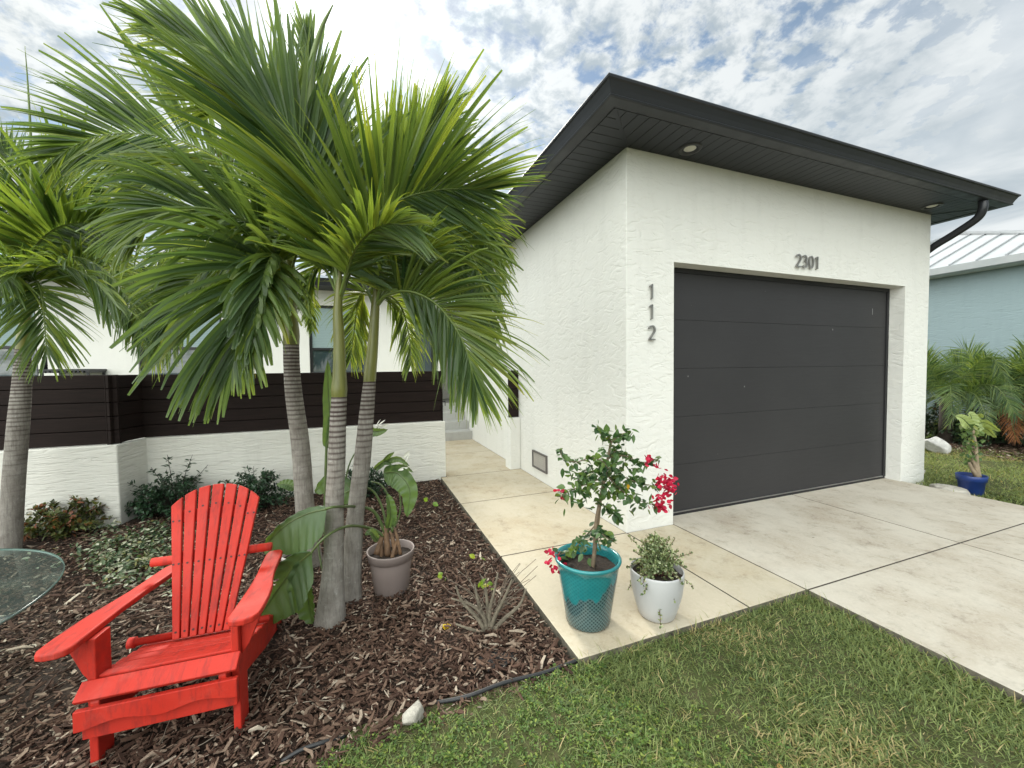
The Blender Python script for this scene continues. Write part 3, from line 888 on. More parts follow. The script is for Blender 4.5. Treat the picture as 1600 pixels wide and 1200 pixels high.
PR = at(463, 868, 3.0); PR[2] = -.06
pot('plant_pot', (PR[0], PR[1], -.06), 'small pale pot half hidden behind the grey palm trunks',
    [(.0, .003), (.07, .0), (.09, .13), (.10, .135), (.102, .16), (.096, .162), (.09, .13)], simple('pale_pot', (.42, .38, .36), .5), .13, .091)
PBL = ground(1536, 777, -.06) + .12*nrm(np.array([FW[0], FW[1], 0])); PBL[2] = -.06
pot('plant_pot', PBL, 'blue plastic pot on the side lawn beyond the driveway',
    [(.0, .003), (.092, .0), (.097, .006), (.112, .155), (.122, .158), (.130, .225), (.127, .228), (.122, .22), (.110, .16)], simple('blue_plastic', (.012, .035, .16), .4, .06, 5), .185, .114)

# ================================================================== STONES, PIPE, BITS
def stone(name, c, s, mat, label, seed, cat='stone', flat=1.0):
    bm = bmesh.new(); bmesh.ops.create_icosphere(bm, subdivisions=4, radius=1)
    r = np.random.default_rng(seed); pl = nrm(r.normal(size=(15, 3))); of = r.uniform(.50, .85, 15)
    fr_ = r.normal(size=(5, 3))*3.5; ph_ = r.uniform(0, 6, 5)
    for vv in bm.verts:
        q = np.array(vv.co)
        for nn, o_ in zip(pl, of):
            e = q @ nn - o_
            if e > 0: q = q - nn*e*.9
        q = q*(1+.03*sum(math.sin(f @ q+p_) for f, p_ in zip(fr_, ph_)))
        vv.co = Vector((q[0]*s[0], q[1]*s[1], q[2]*s[2]*flat))
    me = bpy.data.meshes.new(name); bm.to_mesh(me); bm.free()
    me.polygons.foreach_set('use_smooth', [True]*len(me.polygons))
    o = link(name, me, mat); o.location = Vector(c); o.rotation_euler = (0, 0, r.uniform(0, 6)); tag(o, label, cat); return o
m_rock = simple('limestone', (.40, .375, .325), .9, .35, 12, .8, 45)
p = ground(647, 1118, -.02); stone('rock', p, (.062, .055, .060), m_rock, 'fist sized pale rock on the mulch beside the lawn', 5)
p = ground(1482, 766, -.03); stone('rock', p, (.26, .16, .07), m_rock, 'flat pale stone slab beside the blue pot', 8)
p = ground(1468, 746, -.03); stone('rock', p + [.1, .25, 0], (.16, .10, .06), m_rock, 'low pale stone in the grass near the garage corner', 9)
p = ground(1463, 697, .05); stone('rock', p, (.22, .2, .20), simple('white_rock', (.55, .54, .52), .8, .3, 9, .9, 20), 'chunky white landscape boulder under the feathery bushes', 14)
m_pipe = simple('black_pipe', (.016, .017, .019), .5)
b = MB(); P = curve_pts([ground(676, 1099, -.035), ground(730, 1088, -.014), ground(790, 1066, -.012), ground(850, 1051, -.020), ground(905, 1031, -.02), ground(960, 1014, -.05)], 24)
b.tube(P, .009, 10); tag(b.build('irrigation_pipe', m_pipe), 'black irrigation pipe lying along the mulch edge beside the lawn', 'pipe')
b = MB(); P = curve_pts([ground(440, 1190, -.035), ground(470, 1172, -.018), ground(505, 1160, -.018), ground(540, 1150, -.04)], 16)
b.tube(P, .008, 10); tag(b.build('irrigation_pipe', m_pipe), 'short exposed end of black pipe in the mulch beside the red chair', 'pipe')
# ================================================================== PALMS
m_frond = leafmat('palm_leaf', (.028, .068, .020), (.150, .220, .056), .50, .36, (.26, .28, .035), .5, (.06, .11, .06))
t = NT('rachis'); m_rachis = t.done(t.pbr((.12, .17, .035), .45))
t = NT('crownshaft'); v = t.coord('Object', (14, 14, 1.2))
c = t.ramp(t.noise(2, 5, .6, v), [(.3, (.085, .092, .016)), (.7, (.165, .165, .034))])
c = t.mix(t.ramp(t.noise(3, 6, .7, t.coord('Object', (3, 3, 1.5))), [(.55, 0.0), (.75, .5)]), c, (.10, .12, .03))
m_shaft = t.done(t.pbr(c, .36, None, .5))
t = NT('palm_bark'); v = t.coord('Object'); ringa = t.attr('tone')
c = t.ramp(t.noise(9, 7, .7, v), [(.25, (.155, .135, .118)), (.5, (.245, .225, .20)), (.75, (.34, .32, .29))])
st = t.noise(6, 6, .7, t.coord('Object', (14, 14, 1.6)))
c = t.mix(t.ramp(st, [(.48, 0.0), (.66, .65)]), c, (.13, .115, .10))
c = t.mix(t.ramp(t.noise(16, 6, .75, v), [(.58, 0.0), (.68, .55)]), c, (.42, .41, .38))
c = t.mix(ringa, c, (.042, .026, .024))
m_bark = t.done(t.pbr(c, .9, t.bump(t.math('ADD', t.noise(45, 6, .7, v), t.math('MULTIPLY', st, .8)), .6, .006), .2))

def trunk(name, stations, mat, parent, rings=None, n=40, step=.005):
    """stations: (point, radius) from base to top; rings: list of (distance from top, gap) ridges"""
    P = np.array([s_[0] for s_ in stations]); R_ = np.array([s_[1] for s_ in stations])
    L = np.concatenate([[0], np.cumsum(np.linalg.norm(np.diff(P, axis=0), axis=1))])
    N = max(8, int(L[-1]/step)); u = np.linspace(0, L[-1], N)
    C_ = curve_pts(P, 200); Rc = curve_pts(np.stack([R_, R_*0, R_*0], 1), 200)[:, 0]
    Lc = np.concatenate([[0], np.cumsum(np.linalg.norm(np.diff(C_, axis=0), axis=1))]); Lc *= L[-1]/Lc[-1]
    C = np.stack([np.interp(u, Lc, C_[:, k]) for k in range(3)], 1); R = np.interp(u, Lc, Rc)
    tone = np.zeros(N); a = np.linspace(0, 2*PI, n+1)[:-1]
    jit = np.zeros((N, n))
    if rings is not None:
        d = 0.004; i = 0
        while d < L[-1]-.05:
            q = u-(L[-1]-d)
            f = np.clip(1-d/(L[-1]*rings), 0, 1)
            wdt = .0042+.003*f
            prof_ = np.exp(-(q/wdt)**2)
            wob = np.clip(.75+.5*np.sin(a*rnd.choice((1, 2, 3))+rnd.uniform(0, 6)), .2, 1) if f < .55 else np.ones(n)
            sh = (min(1, f*1.2)+.10*(rnd.random() < .5))
            jit = np.maximum(jit, prof_[:, None]*(sh*wob)[None, :])
            R = R*(1+.018*f*np.exp(-((q-.008)/.007)**2))
            d += (.021+.026*(1-f)+rnd.uniform(0, .008))*(1 if f > 0 else 2.2)
    V = np.zeros((N, n, 3))
    V[..., 0] = C[:, None, 0]+R[:, None]*np.cos(a); V[..., 1] = C[:, None, 1]+R[:, None]*np.sin(a); V[..., 2] = C[:, None, 2]
    idx = np.arange(N*n).reshape(N, n)
    Fq = np.stack([idx[:-1].ravel(), np.roll(idx, -1, 1)[:-1].ravel(), np.roll(idx, -1, 1)[1:].ravel(), idx[1:].ravel()], 1)
    return npmesh(name, V.reshape(-1, 3), Fq, mat, parent, jit.ravel(), True)

def frond(parent, pts, L=.62, n=40, roll=0, lift=25, a0=72, a1=22, droop=.55, wdt=.042, lenA=1, lenB=1, start=.16, tone=(.15, .75), seed=0, name='frond', rr=.011, twist=25, loc=None, ragged=.5, mats=None, fall=0, tipy=.25, blunted=.25):
    """pinnate palm leaf on a rachis through world points pts; roll turns the blade about the rachis
    (0: spread across the view, 90: edge on), lift folds the two rows of leaflets into a V"""
    r = np.random.default_rng(seed+1000)
    C = curve_pts(pts, 60)
    seg = np.linalg.norm(np.diff(C, axis=0), axis=1); S_ = np.concatenate([[0], np.cumsum(seg)]); TL = S_[-1]
    def ev(s_):
        p = np.stack([np.interp(s_, S_, C[:, k]) for k in range(3)], 1)
        q = np.stack([np.interp(np.minimum(s_+.01, TL), S_, C[:, k]) for k in range(3)], 1); q0 = np.stack([np.interp(np.maximum(s_-.01, 0), S_, C[:, k]) for k in range(3)], 1)
        return p, nrm(q-q0)
    V = []; Fq = []; tn = []; base = 0
    segs = 9
    n = int(n*1.85); wdt = wdt*.82; droop = droop*.75
    for side, lk in ((1, lenA), (-1, lenB)):
        if lk <= 0: continue
        f = np.linspace(start, .995, n) + r.uniform(-.35, .35, n)/n*(1-start); f = np.clip(f, 0, 1)
        p, T_ = ev(f*TL)
        vd = nrm(p-CAM)
        Sv = nrm(np.cross(T_, vd)); Nv = np.cross(T_, Sv)
        ra = math.radians(roll)
        S2 = Sv*math.cos(ra)+Nv*math.sin(ra); N2 = -Sv*math.sin(ra)+Nv*math.cos(ra)
        g_ = np.clip((f-start)/(1-start), 0, 1)
        al = np.radians(a0+(a1-a0)*g_**.9 + r.normal(0, 5, n))
        li = np.radians(lift*(1-.4*g_)+r.normal(0, 9, n))
        out = side*S2*np.cos(li)[:, None]+N2*np.sin(li)[:, None]
        d = nrm(T_*np.cos(al)[:, None]+out*np.sin(al)[:, None])
        prof = (.62+.38*np.sin(np.clip(g_/.45, 0, 1)*PI/2))*(1-.55*np.clip((g_-.5)/.5, 0, 1)**1.5)
        Ln = L*lk*prof*r.uniform(.86, 1.1, n)
        tw = np.radians(r.normal(0, twist, n))
        wv = nrm(T_-d*np.sum(T_*d, 1, keepdims=True))
        bn = np.cross(d, wv)
        wv = wv*np.cos(tw)[:, None]+bn*np.sin(tw)[:, None]
        dr = droop*r.uniform(.6, 1.5, n)
        tv = np.clip(r.normal((tone[0]+tone[1])/2, (tone[1]-tone[0])/2.4, n), 0, .80)
        q = p.copy(); dd = d.copy()
        rows = []
        whip = [.30, .68, .95, 1.0, .90, .66, .38, .20, .11, .05]; blunt = [.30, .62, .86, 1.0, 1.0, .96, .88, .76, .58, .34]
        wn_ = wdt*r.uniform(.65, 1.2, n)*(1-.35*g_); bl_ = r.random(n) < blunted
        kink = r.uniform(.4, .9, n); kk = (r.random(n) < .10)
        for j in range(segs+1):
            b_ = np.cross(dd, wv)
            hw_ = (wn_*np.where(bl_, blunt[j], whip[j])/2)[:, None]
            fold = (.62*hw_)*(1 if j < segs else 0)
            rows.append(np.stack([q-wv*hw_, q-b_*fold, q+wv*hw_], 1))
            step = (Ln/segs)[:, None]
            grav = np.zeros_like(dd); grav[:, 2] = -1
            kf = np.where(kk & (j/segs > kink), 2.6, 1.0)
            dd = nrm(dd+grav*(dr*(.25+1.5*j/segs)*kf)[:, None]/segs*1.6)
            wv = nrm(wv-dd*np.sum(wv*dd, 1, keepdims=True))
            q = q+dd*step
        A = np.stack(rows, 1)                                   # n, segs+1, 3, 3
        tipt = np.linspace(0, 1, segs+1)
        tt = tv[:, None]+(r.random(n)[:, None] < .35)*np.clip((tipt[None, :]-.72)/.28, 0, 1)*tipy*ragged*2
        tt = np.repeat(tt[:, :, None], 3, 2)+0*A[..., 0]
        ii = np.arange(n*(segs+1)*3).reshape(n, segs+1, 3)+base
        for k in (0, 1):
            Fq.append(np.stack([ii[:, :-1, k].ravel(), ii[:, :-1, k+1].ravel(), ii[:, 1:, k+1].ravel(), ii[:, 1:, k].ravel()], 1))
        V.append(A.reshape(-1, 3)); tn.append(tt.ravel()); base += n*(segs+1)*3
    o = npmesh(name, np.concatenate(V), np.concatenate(Fq), mats or m_frond, parent, np.concatenate(tn))
    b = MB(); K = 24; cc, _ = ev(np.linspace(0, TL, K))
    b.tube(cc, [rr*(1-.8*k/(K-1)) for k in range(K)], 7)
    b.build('midrib', m_rachis, o)
    return o

def px(*a): return [at(*p) for p in a]
def palm(label, st, shaft, ringk):
    base = at(*st[0][:3])
    o = empty('palm_tree', (0, 0, 0)); tag(o, label, 'palm tree', 'palms in the mulch bed')
    wf_ = lambda x: 1/math.hypot(1, (x-800)/F_PX)      # circles stretch away from the axis of a wide lens
    S_ = [(at(x, y, d), w_/2*d/F_PX*wf_(x)) for x, y, d, w_ in st]
    S_ = [(S_[0][0]-np.array([0, 0, .06]), S_[0][1]*1.06)] + S_
    trunk('trunk', S_, m_bark, o, ringk)
    H_ = [(at(x, y, d), w_/2*d/F_PX*wf_(x)) for x, y, d, w_ in shaft]
    trunk('crownshaft', H_, m_shaft, o, None, 32, .02)
    return o

dA, dB, dC, dD = 2.41, 3.10, 2.63, 3.36
PA = palm('front palm of the clump of three with the thickest swollen grey base',
          [(516, 972, dA, 52), (517, 950, dA, 46), (519, 915, dA, 38), (522, 850, dA, 31), (523, 780, dA, 29.5), (526, 720, dA, 28), (528, 660, dA, 26), (530, 620, dA, 24.5)],
          [(530, 621, dA, 24), (530, 608, dA, 26), (530.5, 585, dA, 22), (530, 540, dA, 18.5), (528.5, 505, dA, 17), (528, 485, dA, 15), (529, 455, dA, 12), (531, 420, dA, 7)], .62)
PBm = palm('rear left palm of the clump of three with a bulging olive crownshaft',
          [(487, 884, dB, 40), (484, 860, dB, 35), (477, 800, dB, 30.5), (470, 700, dB, 29.5), (459.5, 620, dB, 27.5), (456, 575, dB, 26), (455, 538, dB, 25.5)],
          [(455, 539, dB, 26), (455, 520, dB, 27), (453, 490, dB, 23.5), (451, 440, dB, 22.5), (452, 415, dB, 18), (454, 380, dB, 10)], .7)
PC = palm('slender palm at the right of the clump of three, leaning right beside the taupe pot',
          [(549, 938, dC, 35), (549, 915, dC, 32), (550.5, 870, dC, 31), (556, 800, dC, 27.5), (566, 720, dC, 27), (572.5, 650, dC, 23.5), (577.5, 596, dC, 19.5)],
          [(577.5, 597, dC, 19.5), (578.5, 580, dC, 20), (582, 545, dC, 17.5), (585, 500, dC, 15), (587, 470, dC, 12.5), (590, 435, dC, 7)], .6)
PD = palm('lone palm at the far left edge behind the glass table top',
          [(14, 872, dD, 46), (15.5, 855, dD, 42), (21, 760, dD, 40), (29, 660, dD, 38), (34, 600, dD, 33), (36, 546, dD, 26.5)],
          [(36, 547, dD, 26), (37, 530, dD, 26.5), (39.5, 500, dD, 19), (42, 470, dD, 17), (43, 440, dD, 14), (44, 410, dD, 8)], .75)

def FR(tree, pts, **k): return frond(tree, px(*pts), **k)
# --- palm A
FR(PA, [(531, 470, dA), (522, 390, dA-.02), (500, 300, dA-.08), (458, 215, dA-.15), (405, 170, dA-.22), (362, 160, dA-.28)], L=.80, n=46, roll=28, lift=18, lenA=1.05, lenB=1.0, a0=62, a1=16, droop=.30, wdt=.050, seed=1, start=.22)
FR(PA, [(532, 470, dA), (545, 410, dA), (575, 350, dA-.02), (625, 312, dA-.02), (690, 296, dA+.03), (765, 296, dA+.1)], L=.74, n=50, roll=12, lift=12, lenA=1.05, lenB=.7, a0=84, a1=14, droop=.22, wdt=.046, seed=2, start=.14, tone=(.2, .72))
FR(PA, [(530, 470, dA+.05), (524, 380, dA+.15), (512, 270, dA+.25), (496, 150, dA+.3), (478, 60, dA+.3)], L=.60, n=34, roll=25, lift=20, a0=52, a1=8, droop=.12, wdt=.048, seed=3, start=.2, tone=(.25, .75))
FR(PA, [(531, 465, dA), (550, 400, dA-.15), (575, 365, dA-.3), (605, 350, dA-.42), (640, 352, dA-.5)], L=.46, n=24, roll=18, lift=20, a0=48, a1=14, droop=.35, wdt=.038, seed=4, start=.2, tone=(.4, .8))
FR(PA, [(530, 470, dA+.05), (560, 400, dA+.3), (610, 330, dA+.45), (655, 250, dA+.5), (685, 190, dA+.5)], L=.62, n=40, roll=20, lift=18, a0=56, a1=14, droop=.2, wdt=.044, seed=5, start=.2, tone=(.35, .8))
FR(PA, [(530, 468, dA+.05), (508, 420, dA+.2), (480, 390, dA+.35), (440, 360, dA+.5), (390, 345, dA+.6)], L=.5, n=34, roll=45, lift=30, a0=60, a1=20, droop=.7, wdt=.040, seed=6, start=.2, tone=(.2, .7))
FR(PA, [(531, 470, dA+.02), (512, 350, dA), (462, 225, dA-.04), (402, 135, dA-.1), (325, 75, dA-.14), (240, 42, dA-.16)], L=.66, n=44, roll=24, lift=16, lenA=.7, lenB=1.0, a0=52, a1=12, droop=.22, wdt=.046, seed=7, start=.3, tone=(.35, .85))
FR(PA, [(532, 470, dA+.05), (552, 390, dA+.15), (590, 320, dA+.25), (640, 275, dA+.3), (700, 240, dA+.32)], L=.66, n=44, roll=15, lift=14, a0=66, a1=14, droop=.2, wdt=.04, seed=8, start=.2, tone=(.3, .8))
FR(PA, [(530, 470, dA), (515, 400, dA+.05), (492, 320, dA+.08), (478, 250, dA+.08)], L=.5, n=34, roll=30, lift=20, a0=40, a1=12, droop=.2, wdt=.046, seed=9, start=.2, tone=(.0, .4))
# --- palm B
FR(PBm, [(450, 420, dB-.1), (430, 396, dB-.5), (414, 428, dB-.75), (403, 490, dB-.84), (394, 540, dB-.86)], L=.40, n=26, roll=20, lift=14, lenA=.30, lenB=1.0, a0=38, a1=8, droop=.5, wdt=.066, seed=20, start=.16, tone=(.3, .7), blunted=.9)
FR(PBm, [(453, 425, dB+.05), (430, 375, dB+.4), (380, 345, dB+.6), (310, 350, dB+.75), (255, 395, dB+.8), (225, 450, dB+.8)], L=.5, n=44, roll=35, lift=20, a0=62, a1=22, droop=.8, wdt=.034, seed=30, start=.2, tone=(.1, .7))
FR(PBm, [(453, 420, dB), (425, 350, dB-.02), (370, 270, dB-.1), (300, 226, dB-.16), (220, 209, dB-.2), (150, 214, dB-.22), (85, 245, dB-.2)], L=.80, n=56, roll=20, lift=14, lenA=.85, lenB=.95, a0=66, a1=18, droop=.30, wdt=.048, seed=11, start=.2, tone=(.15, .7))
FR(PBm, [(452, 420, dB-.03), (425, 380, dB-.25), (385, 345, dB-.45), (320, 325, dB-.6), (255, 330, dB-.68), (205, 365, dB-.7)], L=.58, n=46, roll=42, lift=22, a0=56, a1=16, droop=.62, wdt=.046, seed=12, start=.15, tone=(.25, .75))
FR(PBm, [(451, 425, dB-.05), (428, 402, dB-.35), (405, 415, dB-.6), (388, 455, dB-.75), (376, 510, dB-.82), (366, 565, dB-.85)], L=.66, n=40, roll=22, lift=16, lenA=.75, lenB=1.15, a0=66, a1=14, droop=.55, wdt=.056, seed=13, start=.16, tone=(.2, .66), blunted=.8)
FR(PBm, [(452, 425, dB+.05), (410, 385, dB+.35), (350, 380, dB+.55), (290, 415, dB+.65), (250, 470, dB+.7), (235, 520, dB+.7)], L=.52, n=46, roll=35, lift=20, a0=62, a1=24, droop=.7, wdt=.036, seed=14, start=.15, tone=(.62, 1.05), ragged=.9)
FR(PBm, [(453, 425, dB+.05), (420, 340, dB+.25), (365, 285, dB+.45), (290, 275, dB+.6), (220, 300, dB+.7), (175, 345, dB+.7)], L=.6, n=46, roll=35, lift=20, a0=62, a1=20, droop=.6, wdt=.040, seed=15, start=.2, tone=(.1, .6))
FR(PBm, [(454, 420, dB), (470, 350, dB+.1), (480, 280, dB+.3), (470, 200, dB+.45), (440, 130, dB+.5)], L=.66, n=38, roll=30, lift=20, a0=56, a1=14, droop=.2, wdt=.046, seed=16, start=.2, tone=(.2, .7))
FR(PBm, [(453, 428, dB-.05), (470, 385, dB-.3), (500, 362, dB-.45), (545, 352, dB-.55), (585, 372, dB-.6)], L=.42, n=24, roll=20, lift=20, a0=48, a1=16, droop=.5, wdt=.036, seed=17, start=.15, tone=(.4, .8))
FR(PBm, [(453, 430, dB+.05), (472, 435, dB+.25), (483, 470, dB+.3), (488, 515, dB+.3)], L=.18, n=20, roll=30, lift=20, a0=55, a1=25, droop=.6, wdt=.026, seed=18, start=.2, tone=(.3, .8))
FR(PBm, [(452, 428, dB), (405, 400, dB-.1), (340, 410, dB-.2), (285, 460, dB-.25), (255, 530, dB-.25)], L=.5, n=40, roll=40, lift=20, a0=60, a1=22, droop=.8, wdt=.036, seed=19, start=.18, tone=(.15, .7))
FR(PBm, [(451, 428, dB), (390, 415, dB+.1), (315, 440, dB+.2), (262, 500, dB+.25), (240, 560, dB+.25)], L=.44, n=40, roll=30, lift=18, a0=62, a1=20, droop=.7, wdt=.034, seed=40, start=.2, tone=(.3, .95))
m_dryfrond = leafmat('dry_frond', (.045, .032, .016), (.13, .09, .045), .2, .7, (.20, .15, .08))
FR(PBm, [(453, 420, dB+.03), (440, 345, dB+.1), (420, 270, dB+.12), (385, 225, dB+.1), (350, 235, dB+.08)], L=.34, n=26, roll=30, lift=20, a0=55, a1=20, droop=1.1, wdt=.034, seed=46, start=.3, mats=m_dryfrond)['label'] = 'dry brown frond'
# --- palm C
FR(PC, [(587, 480, dC+.02), (560, 430, dC+.2), (520, 400, dC+.35), (490, 420, dC+.42), (476, 470, dC+.45)], L=.32, n=30, roll=25, lift=16, a0=60, a1=20, droop=.6, wdt=.030, seed=47, start=.25, tone=(.2, .8))
FR(PC, [(588, 478, dC), (640, 400, dC+.1), (695, 370, dC+.15), (738, 400, dC+.18), (758, 470, dC+.18), (764, 530, dC+.18)], L=.44, n=44, roll=20, lift=14, a0=62, a1=16, droop=.6, wdt=.034, seed=48, start=.3, tone=(.25, .8))
FR(PC, [(587, 480, dC), (602, 462, dC-.05), (640, 455, dC-.1), (685, 478, dC-.12), (724, 535, dC-.12), (745, 610, dC-.1)], L=.60, n=46, roll=14, lift=10, lenA=1.05, lenB=.85, a0=66, a1=12, droop=.36, wdt=.036, seed=21, start=.2, tone=(.3, .8))
FR(PC, [(588, 478, dC), (612, 400, dC+.15), (655, 340, dC+.3), (705, 322, dC+.4), (748, 345, dC+.48), (768, 400, dC+.5), (772, 460, dC+.5)], L=.52, n=54, roll=35, lift=14, a0=70, a1=20, droop=.75, wdt=.034, seed=22, start=.22, tone=(.25, .78))
FR(PC, [(588, 478, dC), (600, 430, dC-.08), (630, 400, dC-.15), (672, 390, dC-.2), (710, 405, dC-.2)], L=.40, n=34, roll=22, lift=22, a0=66, a1=16, droop=.3, wdt=.036, seed=23, start=.15, tone=(.4, .8))
FR(PC, [(585, 480, dC+.02), (572, 455, dC+.25), (560, 470, dC+.4), (553, 520, dC+.48), (548, 560, dC+.5)], L=.36, n=34, roll=15, lift=15, a0=58, a1=20, droop=.6, wdt=.028, seed=24, start=.2, tone=(.6, 1.0))
FR(PC, [(588, 480, dC+.02), (606, 462, dC+.3), (628, 482, dC+.45), (640, 530, dC+.5), (642, 570, dC+.5)], L=.32, n=34, roll=15, lift=15, a0=58, a1=20, droop=.6, wdt=.026, seed=25, start=.2, tone=(.5, .95))
FR(PC, [(588, 478, dC), (625, 420, dC+.25), (680, 365, dC+.45), (735, 355, dC+.6), (775, 385, dC+.65)], L=.55, n=44, roll=40, lift=15, a0=66, a1=20, droop=.6, wdt=.034, seed=26, start=.22, tone=(.35, .8))
FR(PC, [(588, 476, dC), (598, 400, dC+.05), (618, 310, dC+.1), (650, 230, dC+.12), (690, 170, dC+.12)], L=.56, n=40, roll=20, lift=18, a0=52, a1=10, droop=.15, wdt=.04, seed=27, start=.25, tone=(.4, .85))
FR(PC, [(588, 480, dC), (625, 440, dC+.2), (680, 430, dC+.35), (730, 455, dC+.42), (755, 510, dC+.45)], L=.42, n=40, roll=30, lift=15, a0=62, a1=20, droop=.7, wdt=.03, seed=28, start=.25, tone=(.2, .7))
# --- palm D
FR(PD, [(44, 440, dD), (50, 395, dD-.05), (78, 362, dD-.1), (118, 348, dD-.12), (165, 350, dD-.12)], L=.70, n=40, roll=15, lift=15, lenA=1.0, lenB=.8, a0=76, a1=24, droop=.25, wdt=.052, seed=31, start=.12, tone=(.25, .78))
FR(PD, [(43, 440, dD), (20, 370, dD), (-30, 320, dD), (-90, 320, dD)], L=.78, n=36, roll=20, lift=15, a0=70, a1=22, droop=.3, wdt=.052, seed=32, start=.2, tone=(.15, .7))
FR(PD, [(44, 445, dD), (60, 425, dD-.25), (95, 415, dD-.45), (140, 432, dD-.55), (180, 475, dD-.6)], L=.52, n=40, roll=40, lift=20, a0=58, a1=20, droop=.6, wdt=.036, seed=33, start=.15, tone=(.25, .75))
FR(PD, [(44, 445, dD-.03), (58, 440, dD-.3), (66, 465, dD-.42), (70, 510, dD-.46), (73, 552, dD-.47)], L=.50, n=36, roll=12, lift=12, a0=62, a1=18, droop=.35, wdt=.030, seed=34, start=.2, tone=(.2, .75))
FR(PD, [(43, 445, dD), (30, 430, dD-.3), (5, 435, dD-.5), (-20, 470, dD-.6)], L=.42, n=30, roll=30, lift=20, a0=60, a1=20, droop=.6, wdt=.036, seed=35, start=.2, tone=(.25, .75))
FR(PD, [(44, 440, dD+.05), (70, 350, dD+.3), (115, 285, dD+.45), (175, 262, dD+.55), (235, 280, dD+.6)], L=.72, n=42, roll=25, lift=16, a0=66, a1=20, droop=.4, wdt=.048, seed=36, start=.2, tone=(.1, .65))
FR(PD, [(44, 440, dD+.05), (40, 340, dD+.2), (22, 260, dD+.3), (-10, 215, dD+.3)], L=.72, n=36, roll=20, lift=16, a0=60, a1=14, droop=.2, wdt=.05, seed=37, start=.2, tone=(.1, .65))
FR(PD, [(44, 440, dD+.05), (75, 390, dD+.4), (130, 375, dD+.6), (190, 410, dD+.7), (225, 460, dD+.7)], L=.5, n=40, roll=35, lift=16, a0=62, a1=20, droop=.7, wdt=.036, seed=38, start=.2, tone=(.3, .9))
FR(PD, [(44, 445, dD), (95, 402, dD-.1), (155, 415, dD-.15), (202, 470, dD-.18), (222, 530, dD-.18)], L=.46, n=40, roll=28, lift=16, a0=62, a1=20, droop=.65, wdt=.036, seed=49, start=.2, tone=(.2, .8))
# unopened spear leaves
def spear(tree, pts, r0):
    b = MB(); C_ = curve_pts(px(*pts), 20)
    b.tube(C_, [r0*(.6+.4*math.sin(min(1, i/9)*PI/2))*(1-(i/20)**2*.93) for i in range(20)], 8); b.build('spear_leaf', m_rachis, tree)
spear(PD, [(44, 430, dD), (49, 320, dD), (48, 220, dD), (44, 140, dD), (39, 72, dD)], .012)
spear(PA, [(531, 440, dA), (512, 330, dA+.1), (488, 200, dA+.18), (486, 110, dA+.2), (500, 50, dA+.2), (520, 8, dA+.2)], .030)

# ================================================================== LEAFY PLANTS
def leaves(name, P, D, Ln, wd, mat, parent=None, up=None, bend=.3, tone=None, seed=0, segs=4, shape=None, cup=.25):
    """n leaves: P roots, D directions, Ln lengths, wd widths"""
    r = np.random.default_rng(seed); n = len(P)
    D = nrm(D); Ln = np.broadcast_to(Ln, (n,)).astype(float); wd = np.broadcast_to(wd, (n,)).astype(float)
    a = r.normal(size=(n, 3)) if up is None else np.broadcast_to(up, (n, 3)) + r.normal(0, .35, (n, 3))
    wv = nrm(np.cross(a, D)); q = P.copy(); dd = D.copy(); rows = []
    sh = shape or [.12, .8, 1.0, .66, .04]
    for j in range(segs+1):
        b_ = np.cross(dd, wv); hw = (wd*sh[j]/2)[:, None]
        rows.append(np.stack([q-wv*hw, q-b_*hw*cup, q+wv*hw], 1))
        gz = np.zeros_like(dd); gz[:, 2] = -bend/segs*(.5+j/segs)*1.6
        dd = nrm(dd+gz); q = q+dd*(Ln/segs)[:, None]
    A = np.stack(rows, 1)
    ii = np.arange(n*(segs+1)*3).reshape(n, segs+1, 3)
    Fq = np.concatenate([np.stack([ii[:, :-1, k].ravel(), ii[:, :-1, k+1].ravel(), ii[:, 1:, k+1].ravel(), ii[:, 1:, k].ravel()], 1) for k in (0, 1)])
    tv = r.random(n) if tone is None else np.clip(r.normal((tone[0]+tone[1])/2, (tone[1]-tone[0])/2.5, n), 0, 1)
    T_ = np.repeat(tv, (segs+1)*3)
    return npmesh(name, A.reshape(-1, 3), Fq, mat, parent, T_)

m_shrub = leafmat('shrub_leaf', (.009, .028, .014), (.034, .078, .036), .15, .38, None, .5)
m_varieg = leafmat('variegated_leaf', (.03, .04, .012), (.13, .16, .05), .2, .45, (.24, .09, .05), .4)
m_ivory = leafmat('ivory_leaf', (.02, .05, .018), (.09, .13, .06), .2, .45, (.40, .41, .31), .4)
m_twig = simple('twig', (.11, .085, .06), .85, .3, 20)
m_twig_dark = simple('dark_twig', (.045, .035, .028), .85, .3, 20)

